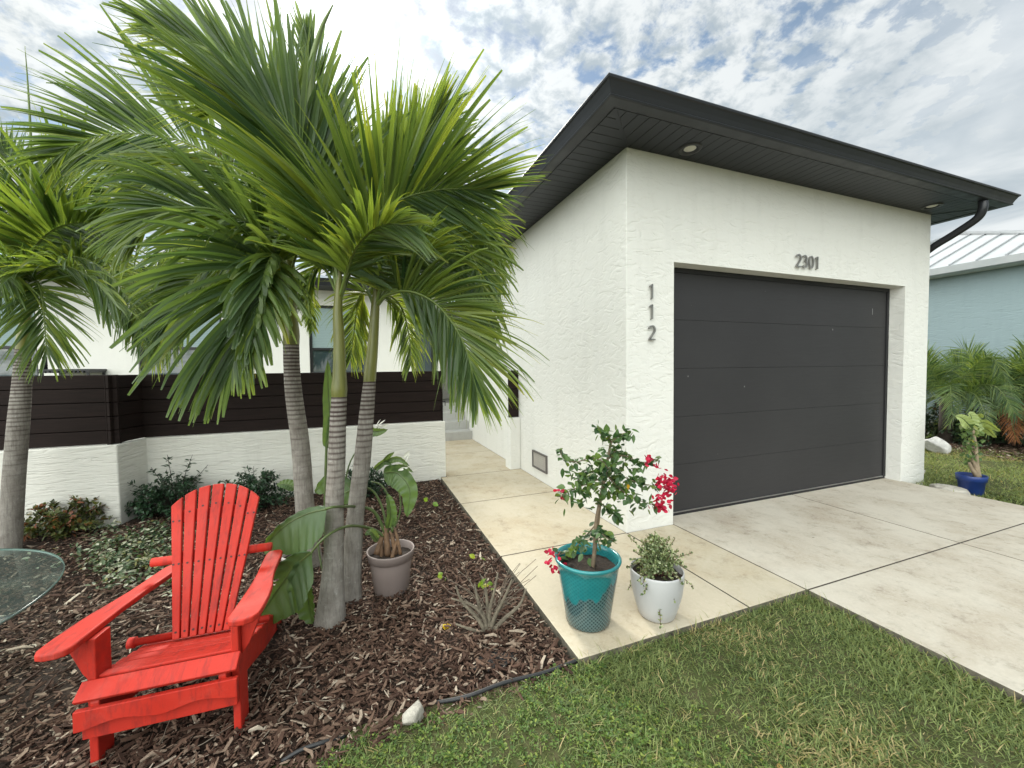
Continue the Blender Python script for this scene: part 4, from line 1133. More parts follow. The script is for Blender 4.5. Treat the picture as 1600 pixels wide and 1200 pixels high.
def shrub(label, c, rad, nst, nleaf, mat, seed, ll=.045, lw=.02, tone=(.1, .8), tall=(), name='shrub', stemr=.005):
    """stems fan out of the ground, whorls of leaves ride on their outer halves"""
    r = np.random.default_rng(seed); c = np.array(c, float); rad = np.array(rad)
    o = empty(name, c); tag(o, label, 'shrub')
    b = MB(); P = []; D = []
    ends = []
    for k in range(nst):
        th_ = r.uniform(0, 2*PI); ph_ = math.acos(r.uniform(-.05, 1)); q = r.uniform(.72, 1.08)
        ends.append(np.array([math.sin(ph_)*math.cos(th_)*rad[0], math.sin(ph_)*math.sin(th_)*rad[1], max(.05, math.cos(ph_)*rad[2]*1.0 + rad[2]*.25)])*q)
    ends += [np.array(e) for e in tall]
    for e in ends:
        root = np.array([e[0]*.15, e[1]*.15, -.02]); mid = e*.5+np.array([e[0]*-.05, 0, rad[2]*.10])
        C_ = curve_pts([root, mid, e], 10); b.tube(C_, [stemr*(1-.6*i/9) for i in range(10)], 5)
        m_ = max(4, int(nleaf/len(ends)*r.uniform(.6, 1.4)))
        f = 1-np.abs(r.normal(0, .26, m_)); f = np.clip(f, .25, 1.0); ix = (f*9).astype(int)
        pp = C_[ix]+r.normal(0, .012, (m_, 3)); dirn = nrm(e)
        dd = r.normal(size=(m_, 3)); dd -= dirn*(dd @ dirn)[:, None]; dd = nrm(dd)*.9+dirn*r.uniform(.1, 1.0, (m_, 1)); dd[:, 2] += .25
        P.append(pp); D.append(dd)
    b.build('stem', m_twig_dark, o)
    P = np.concatenate(P); D = np.concatenate(D)
    leaves('foliage', P, D, ll*r.uniform(.6, 1.25, len(P)), lw*r.uniform(.7, 1.2, len(P)), mat, o, np.array([0, 0, 1.0]), .5, tone, seed)
    return o
def gp(x, y, z=-.06): p = ground(x, y, z); return (p[0], p[1], z)
s1 = at(275, 805, 4.25); s1[2] = -.06
shrub('dark green shrub with tall sprigs in the jog of the white wall behind the chair', s1, (.46, .26, .38), 90, 2400, m_shrub, 41, .05, .021, tall=[(-.44, -.05, .46), (-.05, 0, .66), (.16, .02, .64), (-.2, .02, .54), (.3, 0, .52)])
s2 = at(398, 786, 4.35); s2[2] = -.06
shrub('rounded dark green shrub against the white wall just left of the palm clump', s2, (.42, .24, .40), 90, 2200, m_shrub, 42, .050, .021)
s3 = at(566, 775, 4.7); s3[2] = -.06
shrub('dark green shrub against the white wall hidden behind the palm trunks', s3, (.34, .22, .34), 70, 1500, m_shrub, 43, .048, .020)
s4 = at(93, 838, 3.80); s4[2] = -.06
shrub('low bronze and olive shrub beside the lone palm at far left', s4, (.46, .34, .30), 100, 2600, m_varieg, 44, .050, .026, tone=(.0, .95))
# creeping variegated ground cover in front of the wall
r = np.random.default_rng(50)
P = []; D = []
for k in range(170):
    q = ground(r.normal(212, 48), r.normal(872, 32)+0, -.04); 
    if q[0] > -2.9 or q[1] > 2.0: continue
    m_ = 10; P.append(q+np.stack([r.normal(0, .035, m_), r.normal(0, .035, m_), r.uniform(.0, .09, m_)], 1)); d_ = r.normal(size=(m_, 3)); d_[:, 2] = np.abs(d_[:, 2])*.6+.2; D.append(d_)
P = np.concatenate(P); D = np.concatenate(D)
o = leaves('ground_cover', P, D, .042*r.uniform(.6, 1.2, len(P)), .021, m_ivory, None, np.array([0, 0, 1.0]), .5, (.0, 1.1), 51)
tag(o, 'creeping green and cream variegated ground cover behind the chair arm', 'ground cover', kind='stuff')

# ---- toppled bird of paradise in the taupe pot
m_banana = leafmat('broad_leaf', (.028, .075, .018), (.075, .155, .038), .32, .40, (.16, .18, .05), .5, (.07, .11, .05))
m_petiole = simple('petiole', (.075, .11, .03), .45, .2, 12)
m_sheath = simple('leaf_sheath', (.17, .10, .055), .7, .6, 14)
def broad(parent, pts, wmax, roll=0, fold=.35, seed=0, name='leaf', tone=.4, split=0, shape=None, sag=.0, mat=None):
    """large paddle leaf along a midrib curve, pleated, with ragged splits"""
    r = np.random.default_rng(seed); N = 34; C_ = curve_pts(pts, N)
    T_ = nrm(np.gradient(C_, axis=0)); vd = nrm(C_-CAM); S_ = nrm(np.cross(T_, vd)); Nn = np.cross(T_, S_)
    ra = math.radians(roll); S2 = S_*math.cos(ra)+Nn*math.sin(ra); N2 = -S_*math.sin(ra)+Nn*math.cos(ra)
    u = np.linspace(0, 1, N); prof = np.sin(np.clip(u*1.02, 0, 1)**.62*PI)**.55*1.0
    prof[0] = .08; prof[-1] = .02
    M_ = 9; V = np.zeros((N, M_, 3)); tn = np.zeros((N, M_))
    for j in range(M_):
        e = (j-(M_-1)/2)/((M_-1)/2)
        ripple = min(.010, .05*wmax)*np.sin(u*46+abs(e)*2.2)*abs(e)
        fo = fold*abs(e)*wmax*.5*prof
        V[:, j] = C_+S2*(e*wmax*.5*prof)[:, None]+N2*(fo+ripple)[:, None]
        V[:, j, 2] -= sag*abs(e)**2*prof*wmax
        tn[:, j] = tone+.16*np.sin(u*60+e*3)*abs(e)+r.normal(0, .02, N)
    ii = np.arange(N*M_).reshape(N, M_)
    Fq = np.stack([ii[:-1, :-1].ravel(), ii[:-1, 1:].ravel(), ii[1:, 1:].ravel(), ii[1:, :-1].ravel()], 1)
    if split:
        keep = np.ones((N-1, M_-1), bool)
        for k in range(split):
            i0 = r.integers(6, N-5); sd = r.random() < .5
            if sd: keep[i0, :3] = False
            else: keep[i0, -3:] = False
        Fq = Fq[keep.ravel()]
    o = npmesh(name, V.reshape(-1, 3), Fq, mat or m_banana, parent, np.clip(tn, 0, 1).ravel(), True)
    b = MB(); b.tube(C_, [.007*(1-.8*i/(N-1)) for i in range(N)], 6); b.build('midrib', m_petiole, o)
    return o
def stalk(parent, pts, r0=.010, name='stalk', mat=None):
    b = MB(); C_ = curve_pts(px(*pts), 22); b.tube(C_, [r0*(1-.45*i/21) for i in range(22)], 8); return b.build(name, mat or m_petiole, parent)
dP = fdist((PB[0], PB[1], .2))
bp = empty('bird_of_paradise', (PB[0], PB[1], .19)); 
def kid_fix(o): pass
class Rel:
    """parent whose children are given in world coordinates"""
def wempty(name, loc):
    o = empty(name, (0, 0, 0)); return o
bpd = bpy.data.objects.remove(bp) or wempty('bird_of_paradise', (0, 0, 0))
tag(bpd, 'toppled bird of paradise with broad drooping leaves growing from the taupe pot', 'plant')
b = MB()
for k, (x0, y0, x1, y1, w_) in enumerate(((588, 866, 605, 825, .02), (606, 868, 602, 822, .024), (618, 866, 610, 830, .018), (612, 874, 622, 842, .016), (596, 874, 596, 836, .018), (626, 868, 616, 824, .013))):
    C_ = curve_pts(px((x0, y0, dP-.02+.02*(k % 3)), ((x0+x1)/2, (y0+y1)/2-4, dP), (x1, y1, dP)), 10); b.tube(C_, [w_*(1-.5*i/9) for i in range(10)], 8)
b.build('stem_base', m_sheath, bpd)
stalk(bpd, [(603, 835, dP), (585, 800, dP-.02), (560, 792, dP-.10), (525, 792, dP-.42), (508, 795, dP-.46)], .012)
broad(bpd, px((512, 795, dP-.44), (480, 803, dP-.42), (445, 822, dP-.38), (408, 858, dP-.30)), .22, 20, .25, 61, tone=.35, sag=.5)
stalk(bpd, [(600, 838, dP), (580, 826, dP-.05), (545, 822, dP-.30), (510, 838, dP-.50), (484, 866, dP-.52)], .011)
broad(bpd, px((488, 862, dP-.52), (462, 885, dP-.50), (435, 920, dP-.47), (400, 972, dP-.44)), .26, 12, .5, 62, tone=.25, split=4, sag=.35)
broad(bpd, px((486, 868, dP-.50), (478, 900, dP-.48), (482, 940, dP-.46), (488, 975, dP-.45)), .15, 35, .7, 63, tone=.3, sag=.2)
stalk(bpd, [(606, 832, dP), (596, 790, dP+.02), (580, 765, dP), (556, 762, dP-.05), (540, 770, dP-.05)], .009)
broad(bpd, px((556, 772, dP+.2), (535, 752, dP+.22), (515, 745, dP+.22), (492, 770, dP+.22)), .18, 10, .2, 64, tone=.25, sag=.4)
stalk(bpd, [(612, 830, dP), (612, 790, dP+.05), (598, 760, dP+.05), (580, 752, dP+.05)], .008)
stalk(bpd, [(612, 832, dP), (625, 800, dP+.02), (622, 765, dP+.03), (600, 740, dP+.03)], .007)
broad(bpd, px((600, 738, dP+.03), (622, 740, dP), (640, 765, dP-.02), (636, 808, dP-.02)), .15, 10, .3, 65, tone=.5, sag=.15)
broad(bpd, px((606, 825, dP), (610, 805, dP-.02), (608, 785, dP-.03), (604, 770, dP-.03)), .075, 25, .6, 66, tone=.55)
broad(bpd, px((590, 845, dP-.05), (580, 832, dP-.1), (570, 836, dP-.12)), .05, 15, .4, 67, tone=.8)
m_petal = simple('white_petal', (.75, .74, .66), .5, .05)
for k, pts in enumerate((((585, 733), (600, 722), (612, 726)), ((600, 722), (622, 716), (640, 728)), ((612, 728), (632, 728), (646, 738)), ((590, 730), (605, 712), (616, 706)))):
    broad(bpd, [at(x, y, dP+.02+.01*k) for x, y in pts], .045, 15+10*k, .8, 68+k, name='leaf', tone=.75)
r = np.random.default_rng(8)
fl = np.array([at(630, 716, dP), at(622, 735, dP-.02), at(634, 722, dP)]); leaves('flower', fl, np.array([[.5, 0, .6], [.6, 0, .2], [.2, 0, .5]]), .07, .022, m_petal, bpd, None, .2, (.3, .6), 3)
# second plant with an upright leaf from behind the trunks
up = wempty('bird_of_paradise', (0, 0, 0)); tag(up, 'tall upright paddle leaf plant standing behind the front palm trunk', 'plant')
stalk(up, [(510, 905, 2.95), (508, 800, 2.95), (510, 700, 2.95), (514, 650, 2.95)], .013)
broad(up, px((511, 700, 2.95), (516, 660, 2.95), (513, 615, 2.95), (512, 562, 2.93)), .10, 8, .35, 71, tone=.62)
stalk(up, [(512, 890, 2.98), (535, 790, 3.05), (548, 720, 3.1), (590, 668, 3.1)], .008)
broad(up, px((574, 672, 3.1), (588, 674, 3.08), (606, 671, 3.06)), .075, 20, .5, 72, tone=.6)
fl = np.array([at(586, 668, 3.06), at(594, 670, 3.05), at(590, 666, 3.06)]); leaves('flower', fl, np.array([[.4, 0, .7], [.8, 0, .6], [.6, 0, .6]]), .075, .028, m_petal, up, None, .2, (.3, .6), 4)
stalk(up, [(505, 900, 2.98), (488, 810, 3.1), (465, 770, 3.15), (440, 757, 3.15)], .007)
broad(up, px((462, 764, 3.15), (448, 757, 3.14), (432, 758, 3.12)), .085, 15, .3, 73, tone=.65)

# ---- pruned shrub stump
ps = wempty('pruned_bush', (0, 0, 0)); tag(ps, 'bare hard pruned bush stump with a few young green leaves in the mulch', 'bush')
g0 = ground(764, 988, -.055); dS = fdist(g0)
b = MB()
for k, pts in enumerate((((764, 988), (775, 960), (790, 930), (800, 905)), ((762, 988), (755, 962), (735, 945), (705, 935)), ((764, 985), (762, 950), (758, 915), (752, 900)), ((760, 990), (745, 965), (722, 940), (712, 915)),
                         ((768, 988), (790, 965), (812, 945), (822, 920)), ((762, 990), (740, 985), (712, 975)), ((766, 985), (765, 955), (772, 925), (778, 895)), ((764, 988), (752, 955), (745, 930), (742, 912)))):
    C_ = curve_pts([at(x, y, dS+(.03*((k*37) % 5-2))*i/3) for i, (x, y) in enumerate(pts)], 12)
    b.tube(C_, [.014*(1-.68*i/11) for i in range(12)], 7)
b.build('branch', simple('grey_twig', (.17, .145, .105), .85, .35, 30, .5, 60), ps)
b = MB(); r = np.random.default_rng(77)
for k in range(34):
    x, y = r.uniform(690, 840), r.uniform(870, 985); a_ = r.uniform(0, 6.28); L_ = r.uniform(22, 60)
    d_ = dS+r.uniform(-.12, .16)
    q = [at(764+r.normal(0, 12), 975+r.normal(0, 10), dS), at((x+764)/2, (y+965)/2-r.uniform(0, 14), (dS+d_)/2), at(x, y, d_)]
    C_ = curve_pts(q, 8); C_[:, 2] = np.maximum(C_[:, 2], -.05); b.tube(C_, .0017, 4)
b.build('twig', simple('pale_twig', (.15, .125, .095), .85, .3, 20), ps)
m_fresh = leafmat('fresh_leaf', (.07, .14, .015), (.16, .26, .03), .3, .45, (.30, .30, .03))
lp = []; ld = []
for (x, y) in ((752, 912), (748, 918), (756, 920), (764, 915), (770, 912), (768, 922), (690, 900), (696, 903), (684, 902), (742, 872), (750, 870), (668, 783), (676, 786), (760, 905)):
    lp.append(at(x, y, dS)); ld.append(r.normal(size=3)+[0, 0, .4])
leaves('foliage', np.array(lp), np.array(ld), .040, .028, m_fresh, ps, None, .3, (.2, .9), 6)
# fallen yellow blossom
m_yel = leafmat('yellow_petal', (.55, .30, .01), (.65, .50, .02), .2, .5)
r = np.random.default_rng(3); c0 = ground(697, 980, -.03)
a_ = np.linspace(0, 2*PI, 7)[:-1]
o = leaves('fallen_flower', np.repeat(c0[None], 6, 0), np.stack([np.cos(a_), np.sin(a_), .5+0*a_], 1), .030, .026, m_yel, None, np.array([0, 0, 1.0]), .4, (.1, .9), 2)
tag(o, 'bright yellow fallen blossom on the mulch near the pruned stump', 'flower')

# ================================================================== BOUGAINVILLEA
m_boug = leafmat('boug_leaf', (.022, .060, .022), (.085, .155, .058), .30, .42, (.10, .16, .03), .45)
m_bract = leafmat('bract', (.25, .004, .030), (.46, .010, .062), .30, .6)
m_bark2 = simple('boug_bark', (.17, .125, .08), .85, .35, 22, .5, 50)
bo = wempty('bougainvillea', (0, 0, 0)); tag(bo, 'bougainvillea with crimson bracts on a bare trunk growing in the teal planter', 'plant')
dT = fdist((PT[0], PT[1], .6))
b = MB()
C_ = curve_pts(px((924, 903, dT), (929, 860, dT), (931, 820, dT), (938, 780, dT), (945, 745, dT), (950, 715, dT), (955, 690, dT)), 30)
b.tube(C_, [.0125-.006*i/29 for i in range(30)], 9)
b.build('trunk', m_bark2, bo)
b = MB(); b.tube(px((926, 905, dT+.02), (935, 820, dT+.02), (944, 730, dT+.02)), .006, 8); b.build('stake', simple('bamboo', (.22, .16, .09), .7, .2, 15), bo)
BR = [((948, 725), (925, 715), (900, 722), (880, 716), (876, 702)), ((944, 745), (920, 755), (895, 765), (878, 775)), ((950, 715), (975, 712), (1000, 722), (1020, 720), (1030, 716)), ((948, 730), (975, 745), (1000, 755), (1030, 760)),
      ((946, 740), (970, 765), (995, 780), (1022, 790)), ((955, 690), (945, 676), (935, 668)), ((954, 692), (968, 680), (985, 674)), ((938, 785), (955, 800), (968, 812)), ((932, 818), (915, 838), (895, 858), (872, 868)), ((931, 825), (945, 838), (958, 845)),
      ((948, 730), (935, 735), (915, 740), (902, 752)), ((951, 712), (965, 705), (985, 712)), ((946, 742), (960, 750), (975, 768))]
b = MB(); r = np.random.default_rng(90); LP = []; LD = []
for k, br in enumerate(BR):
    dz = r.uniform(-.12, .12)
    C_ = curve_pts([at(x, y, dT+dz*i/(len(br)-1)) for i, (x, y) in enumerate(br)], 16)
    b.tube(C_, [.0045-.003*i/15 for i in range(16)], 6)
    for i in range(2, 16):
        for q in range(3):
            LP.append(C_[i]+r.normal(0, .012, 3)); LD.append(r.normal(size=3)+[0, 0, -.15])
b.build('branch', m_bark2, bo)
for (x, y, rad, cnt) in ((945, 715, 22, 34), (960, 735, 22, 34), (925, 760, 26, 44), (905, 780, 20, 26), (950, 765, 24, 40), (898, 740, 14, 12), (910, 748, 16, 16), (965, 772, 14, 18), (930, 735, 20, 24), (958, 700, 14, 12), (990, 730, 12, 10), (1005, 748, 12, 10), (1000, 785, 12, 12), (905, 852, 14, 12), (935, 845, 16, 14), (950, 838, 12, 8), (885, 765, 10, 8)):
    for q in range(cnt):
        LP.append(at(x+r.normal(0, rad*.55), y+r.normal(0, rad*.5), dT+r.normal(0, .06))); LD.append(r.normal(size=3)+[0, 0, -.2])
LP = np.array(LP); LD = np.array(LD)
leaves('foliage', LP, LD, .042*r.uniform(.55, 1.35, len(LP)), .032*r.uniform(.6, 1.2, len(LP)), m_boug, bo, np.array([0, 0, 1.0]), .5, (.05, .9), 91, shape=[.25, .95, 1.0, .6, .03])
CL = [((1040, 758, 11, 46), (1047, 748, 8, 18), (1032, 745, 7, 12), (1049, 765, 7, 18)), ((1027, 788, 9, 30), (1036, 792, 8, 18), (1033, 780, 6, 10)), ((1014, 714, 5, 8), (1010, 722, 4, 5)), ((1027, 729, 4, 6),), ((876, 766, 4, 6), (879, 774, 4, 5)),
      ((860, 863, 5, 7), (868, 872, 5, 7), (862, 886, 4, 5), (878, 884, 7, 14), (867, 893, 4, 5), (853, 880, 3, 4))]
for kk, cl in enumerate(CL):
    LP = []; LD = []
    for (x, y, rad, cnt) in cl:
        for q in range(cnt):
            LP.append(at(x+r.normal(0, rad*.6), y+r.normal(0, rad*.6), dT+r.normal(0, .018))); LD.append(r.normal(size=3))
    LP = np.array(LP); LD = np.array(LD)
    leaves('flower_cluster', LP, LD, .026*r.uniform(.7, 1.2, len(LP)), .022, m_bract, bo, None, .1, (.0, 1.0), 92+kk, shape=[.3, .95, 1.0, .7, .05])
leaves('yellow_leaf', np.array([at(981, 757, dT-.03)]), np.array([[.1, -.1, -1.0]]), .030, .026, m_yel, bo, None, 0, (.0, .3), 2, shape=[.4, .95, 1.0, .7, .1])

# ---- small leaved succulent in the white pot
m_jade = leafmat('jade_leaf', (.05, .085, .025), (.22, .27, .12), .15, .4, (.38, .42, .26), .5)
ja = wempty('succulent', (0, 0, 0)); tag(ja, 'bushy variegated small leaved succulent spilling over the white pot', 'plant')
cJ = np.array([PW[0], PW[1], .24]); r = np.random.default_rng(95); b = MB(); LP = []; LD = []
for k in range(170):
    th_ = r.uniform(0, 2*PI); ph_ = abs(r.normal(0, .85)); q = r.uniform(.10, .235) if k > 14 else r.uniform(.2, .27)
    e = np.array([math.sin(ph_)*math.cos(th_), math.sin(ph_)*math.sin(th_), math.cos(ph_)*.95])*q
    root = np.array([e[0]*.3, e[1]*.3, 0])
    C_ = curve_pts([root, e*.55+[0, 0, .02], e+np.array([0, 0, -.045 if ph_ > 1.0 else 0])], 14)+cJ
    b.tube(C_, .0018, 4)
    for i in range(3, 14):
        for s_ in range(3):
            LP.append(C_[i]+r.normal(0, .003, 3)); LD.append(r.normal(size=3)+[0, 0, .3])
b.build('stem', simple('red_stem', (.12, .05, .035), .7), ja)
LP = np.array(LP); LD = np.array(LD)
leaves('foliage', LP, LD, .0145*r.uniform(.7, 1.2, len(LP)), .0112, m_jade, ja, None, 0, (.05, 1.0), 96, segs=4, shape=[.5, .95, 1, .9, .3])

# ================================================================== PLANTS BEYOND THE DRIVEWAY
m_feather = leafmat('feather_leaf', (.028, .064, .026), (.110, .175, .058), .32, .5, (.22, .24, .06), .4)
m_dry = leafmat('dry_leaf', (.16, .06, .025), (.30, .13, .05), .2, .7)
def datepalm(label, c, n, L, seed, hgt=.5, extra=()):
    r = np.random.default_rng(seed); o = wempty('date_palm', (0, 0, 0)); tag(o, label, 'palm bush')
    b = MB(); b.tube([(c[0], c[1], -.1), (c[0]+.03, c[1], hgt*.5), (c[0], c[1], hgt)], [.11, .10, .09], 10); b.build('trunk', m_twig_dark, o)
    for k in range(n):
        a_ = 2*PI*k/n+r.uniform(-.2, .2); el = r.uniform(-.15, 1.2); q = L*r.uniform(.8, 1.1)
        d_ = np.array([math.cos(a_)*math.cos(el), math.sin(a_)*math.cos(el), math.sin(el)])
        p0 = np.array([c[0], c[1], hgt]); p1 = p0+d_*q*.4; p2 = p0+d_*q*.8+[0, 0, -.12*q]; p3 = p0+np.array([d_[0], d_[1], d_[2]*.75])*q*1.1+[0, 0, -.42*q]
        frond(o, [p0, p1, p2, p3], L=.36, n=44, roll=r.uniform(0, 60), lift=20, a0=62, a1=25, droop=.4, wdt=.020, seed=seed*50+k, start=.15, tone=(.1, .85), rr=.010, mats=m_feather)
    for (p3, m_) in extra:
        p0 = np.array([c[0], c[1], hgt]); p3 = np.array(p3); frond(o, [p0, (p0+p3)/2+[0, 0, .2], p3], L=.28, n=36, roll=20, lift=20, droop=.5, wdt=.016, seed=seed*50+40, start=.2, tone=(.2, .9), rr=.010, mats=m_)
    return o
c1 = at(1476, 690, 7.6); c2 = at(1556, 690, 7.5); c3 = at(1640, 690, 7.1)
datepalm('feathery green date palm bush next to the white garage corner', c1, 22, 1.55, 3, .8)
datepalm('feathery date palm bush with a dry orange frond near the right edge', c2, 22, 1.5, 4, .85, [(at(1606, 652, 6.9), m_dry), (at(1588, 688, 6.8), m_dry), (at(1600, 672, 6.9), m_dry)])
datepalm('feathery date palm bush cut off by the right edge', c3, 20, 1.4, 5, .8)
m_shade_fill = leafmat('shade_fill_leaf', (.006, .016, .008), (.028, .060, .022), .15, .5, (.10, .06, .03), .4)  # very dark shrubs added to stand for the shade under the date palms
for (x, y, d_, lb, sd) in ((1516, 700, 7.5, 'dark shrub added to fill the shade behind the young potted sapling', 301), (1590, 700, 7.2, 'dark shrub added for shade under the dry orange frond near the right edge', 302), (1464, 700, 8.0, 'dark shrub added for shade between garage corner and blue house', 303)):
    c_ = at(x, y, d_); c_[2] = -.08
    shrub(lb, c_, (.55, .50, .62), 70, 1700, m_shade_fill, sd, .085, .034)
dF = fdist((PBL[0], PBL[1], .2))
m_pale = leafmat('pale_leaf', (.10, .17, .05), (.30, .37, .16), .3, .4, (.45, .48, .28))
pl = wempty('young_plumeria', (0, 0, 0)); tag(pl, 'young leafy sapling with large pale top leaves growing in the blue pot', 'plant')
b = MB()
for pts in (((1530, 748), (1524, 730), (1516, 712), (1512, 690)), ((1530, 748), (1526, 725), (1525, 700), (1520, 670)), ((1529, 748), (1520, 735), (1514, 722))):
    C_ = curve_pts([at(x, y, dF) for x, y in pts], 10); b.tube(C_, [.026-.014*i/9 for i in range(10)], 8)
b.build('stem', simple('tan_stem', (.27, .21, .14), .8, .25, 15), pl)
r = np.random.default_rng(99); LP = []; LD = []
for k in range(190):
    y = r.uniform(662, 722); LP.append(at(1518+r.normal(0, 7), y, dF+r.normal(0, .07))); LD.append(r.normal(size=3)+[0, 0, .1])
leaves('foliage', np.array(LP), np.array(LD), .055, .026, m_feather, pl, None, .4, (.2, .8), 98)
for k, pts in enumerate((((1518, 668), (1504, 654), (1492, 650)), ((1520, 670), (1517, 650), (1512, 646)), ((1522, 670), (1537, 660), (1564, 674)), ((1522, 672), (1540, 670), (1557, 684)), ((1520, 668), (1528, 650), (1534, 652)), ((1516, 672), (1508, 665), (1502, 672)))):
    broad(pl, [at(x, y, dF+.02*k) for x, y in pts], .12, 20+9*k, .3, 200+k, tone=.6, sag=.1, mat=m_pale)
# ================================================================== MULCH CHIPS
t = NT('mulch_chip'); tone = t.attr('tone'); v = t.coord('Object')
c = t.ramp(tone, [(0, (.034, .017, .011)), (.3, (.082, .044, .030)), (.55, (.150, .092, .064)), (.78, (.25, .185, .138)), (1.0, (.50, .43, .34))])
c = t.mix(t.ramp(t.noise(70, 3, .6, v), [(.4, 0.0), (.7, .4)]), c, (.03, .02, .016))
m_chip = t.done(t.pbr(c, .85, None, .25))
def edge_y(x):
    """ragged line where mulch gives way to lawn"""
    xs = [-9, -3.6, -2.9, -2.45, -2.35, -2.21, -2.0, -1.84, -1.65, -1.43, -1.17]; ys = [-1.6, -1.6, -1.55, -1.38, -1.27, -1.225, -1.235, -1.215, -1.205, -1.20, -1.17]
    return np.interp(x, xs, ys)
def chips(name, n, xr, yr, zb, seed, lo=.012, hi=.05, dens=None):
    r = np.random.default_rng(seed)
    x = r.uniform(*xr, n); y = r.uniform(*yr, n)
    keep = (y > edge_y(x)-np.abs(r.normal(0, .035, n))) & (x < -W-.008)
    # keep chips out of the wall
    keep &= ~((x < -4.25) & (y > 2.10)) & (y < YB-.015)
    if dens is not None: keep &= r.random(n) < dens(x, y)
    x, y = x[keep], y[keep]; n = len(x)
    L = np.exp(r.normal(math.log(.021), .60, n)).clip(lo, .11); wd = L*r.uniform(.10, .36, n)+.0015; wd = np.minimum(wd, .016); th_ = wd*r.uniform(.2, .6, n)
    yaw = r.uniform(0, 2*PI, n); pit = r.normal(0, .26, n); rol = r.normal(0, .6, n)
    z = zb+np.abs(r.normal(0, .010, n))+.003+np.abs(np.sin(pit))*L*.35
    d = np.stack([np.cos(yaw)*np.cos(pit), np.sin(yaw)*np.cos(pit), np.sin(pit)], 1)
    s_ = np.stack([-np.sin(yaw), np.cos(yaw), np.zeros(n)], 1); u = np.cross(d, s_)
    s2 = s_*np.cos(rol)[:, None]+u*np.sin(rol)[:, None]; u2 = np.cross(d, s2)
    c_ = np.stack([x, y, z], 1)
    V = np.zeros((n, 12, 3)); bow = r.normal(0, .12, n)
    for k, (f, wf) in enumerate(((-.5, None), (0.05, 1.0), (.5, None))):
        wk = r.uniform(.25, .9, n) if wf is None else np.ones(n)
        ctr = c_+d*(L*f)[:, None]+s2*(L*bow*(1 if k == 1 else 0))[:, None]
        for q, (a_, b_) in enumerate(((-1, -1), (1, -1), (1, 1), (-1, 1))):
            V[:, k*4+q] = ctr+s2*(wd*wk*a_/2)[:, None]+u2*(th_*wk*b_/2)[:, None]
    base = (np.arange(n)*12)[:, None]
    qf = [(3, 2, 1, 0), (8, 9, 10, 11)]
    for k in (0, 1):
        for q in range(4): qf.append((k*4+q, k*4+(q+1) % 4, k*4+4+(q+1) % 4, k*4+4+q))
    Fq = np.concatenate([base+np.array(f)[None] for f in qf])
    tn = np.clip(r.beta(1.4, 2.6, n)+.35*(r.random(n) < .14), 0, 1)
    o = npmesh(name, V.reshape(-1, 3), Fq, m_chip, None, np.repeat(tn, 12))
    o['kind'] = 'stuff'; o['label'] = 'dark brown shredded wood mulch covering the planting bed'; o['category'] = 'mulch'
    return o
chips('mulch', 105000, (-5.3, -W), (-1.62, 2.6), -.044, 61, dens=lambda x, y: np.clip(1.35-.20*np.hypot(x+2.17, y+2.9), .35, 1))
# longer bleached sticks scattered over the mulch
r = np.random.default_rng(63); b = MB()
for k in range(150):
    x, y = r.uniform(-3.9, -W-.05), r.uniform(-1.4, 1.6)
    if y < edge_y(x)+.02: continue
    a_ = r.uniform(0, 2*PI); L = abs(r.normal(.05, .07))+.04; 
    P = np.array([[x+L*f*math.cos(a_)+r.normal(0, .006), y+L*f*math.sin(a_)+r.normal(0, .006), -.028+r.uniform(0, .012)] for f in (-.5, -.15, .2, .5)])
    P[:, 0] = np.minimum(P[:, 0], -W-.02)
    b.tube(curve_pts(P, 8), [.0022*r.uniform(.5, 1.4)]*8, 5)
tw_ = b.build('twig_litter', simple('bleached_twig', (.24, .20, .155), .85, .4, 20)); tag(tw_, 'bleached twigs scattered over the dark mulch', 'twigs', kind='stuff')
stick = MB(); P = curve_pts([ground(395, 1172, -.03), ground(440, 1120, -.028), ground(500, 1062, -.03), ground(570, 1005, -.03)], 16); stick.tube(P, .0022, 5)
tag(stick.build('dry_stick', bpy.data.materials['bleached_twig']), 'long thin bleached stem lying in the mulch right of the red chair leg', 'stick')
# patch of black weed barrier showing through
m_fab = simple('weed_fabric', (.010, .010, .011), .8, .3, 40, .4, 120)
fabs = []
for k, (x, y, sx_, sy_) in enumerate(((775, 1032, .13, .075), (835, 920, .10, .06))):
    p = ground(x, y, -.046); n = 18; b = MB(); rr_ = np.random.default_rng(k)
    vs = [(p[0], p[1], -.028)]; 
    for i in range(n):
        a_ = 2*PI*i/n; q = rr_.uniform(.65, 1.1); vs.append((p[0]+sx_*q*math.cos(a_), p[1]+sy_*q*math.sin(a_), -.040))
    b.add(vs, [(0, i+1, (i+1) % n+1) for i in range(n)], 0, True)
    tag(b.build('weed_fabric', m_fab), ('torn black weed fabric showing through the mulch below the pruned stump', 'dark weed fabric patch beside the walkway edge right of the pruned stump')[k], 'weed fabric')

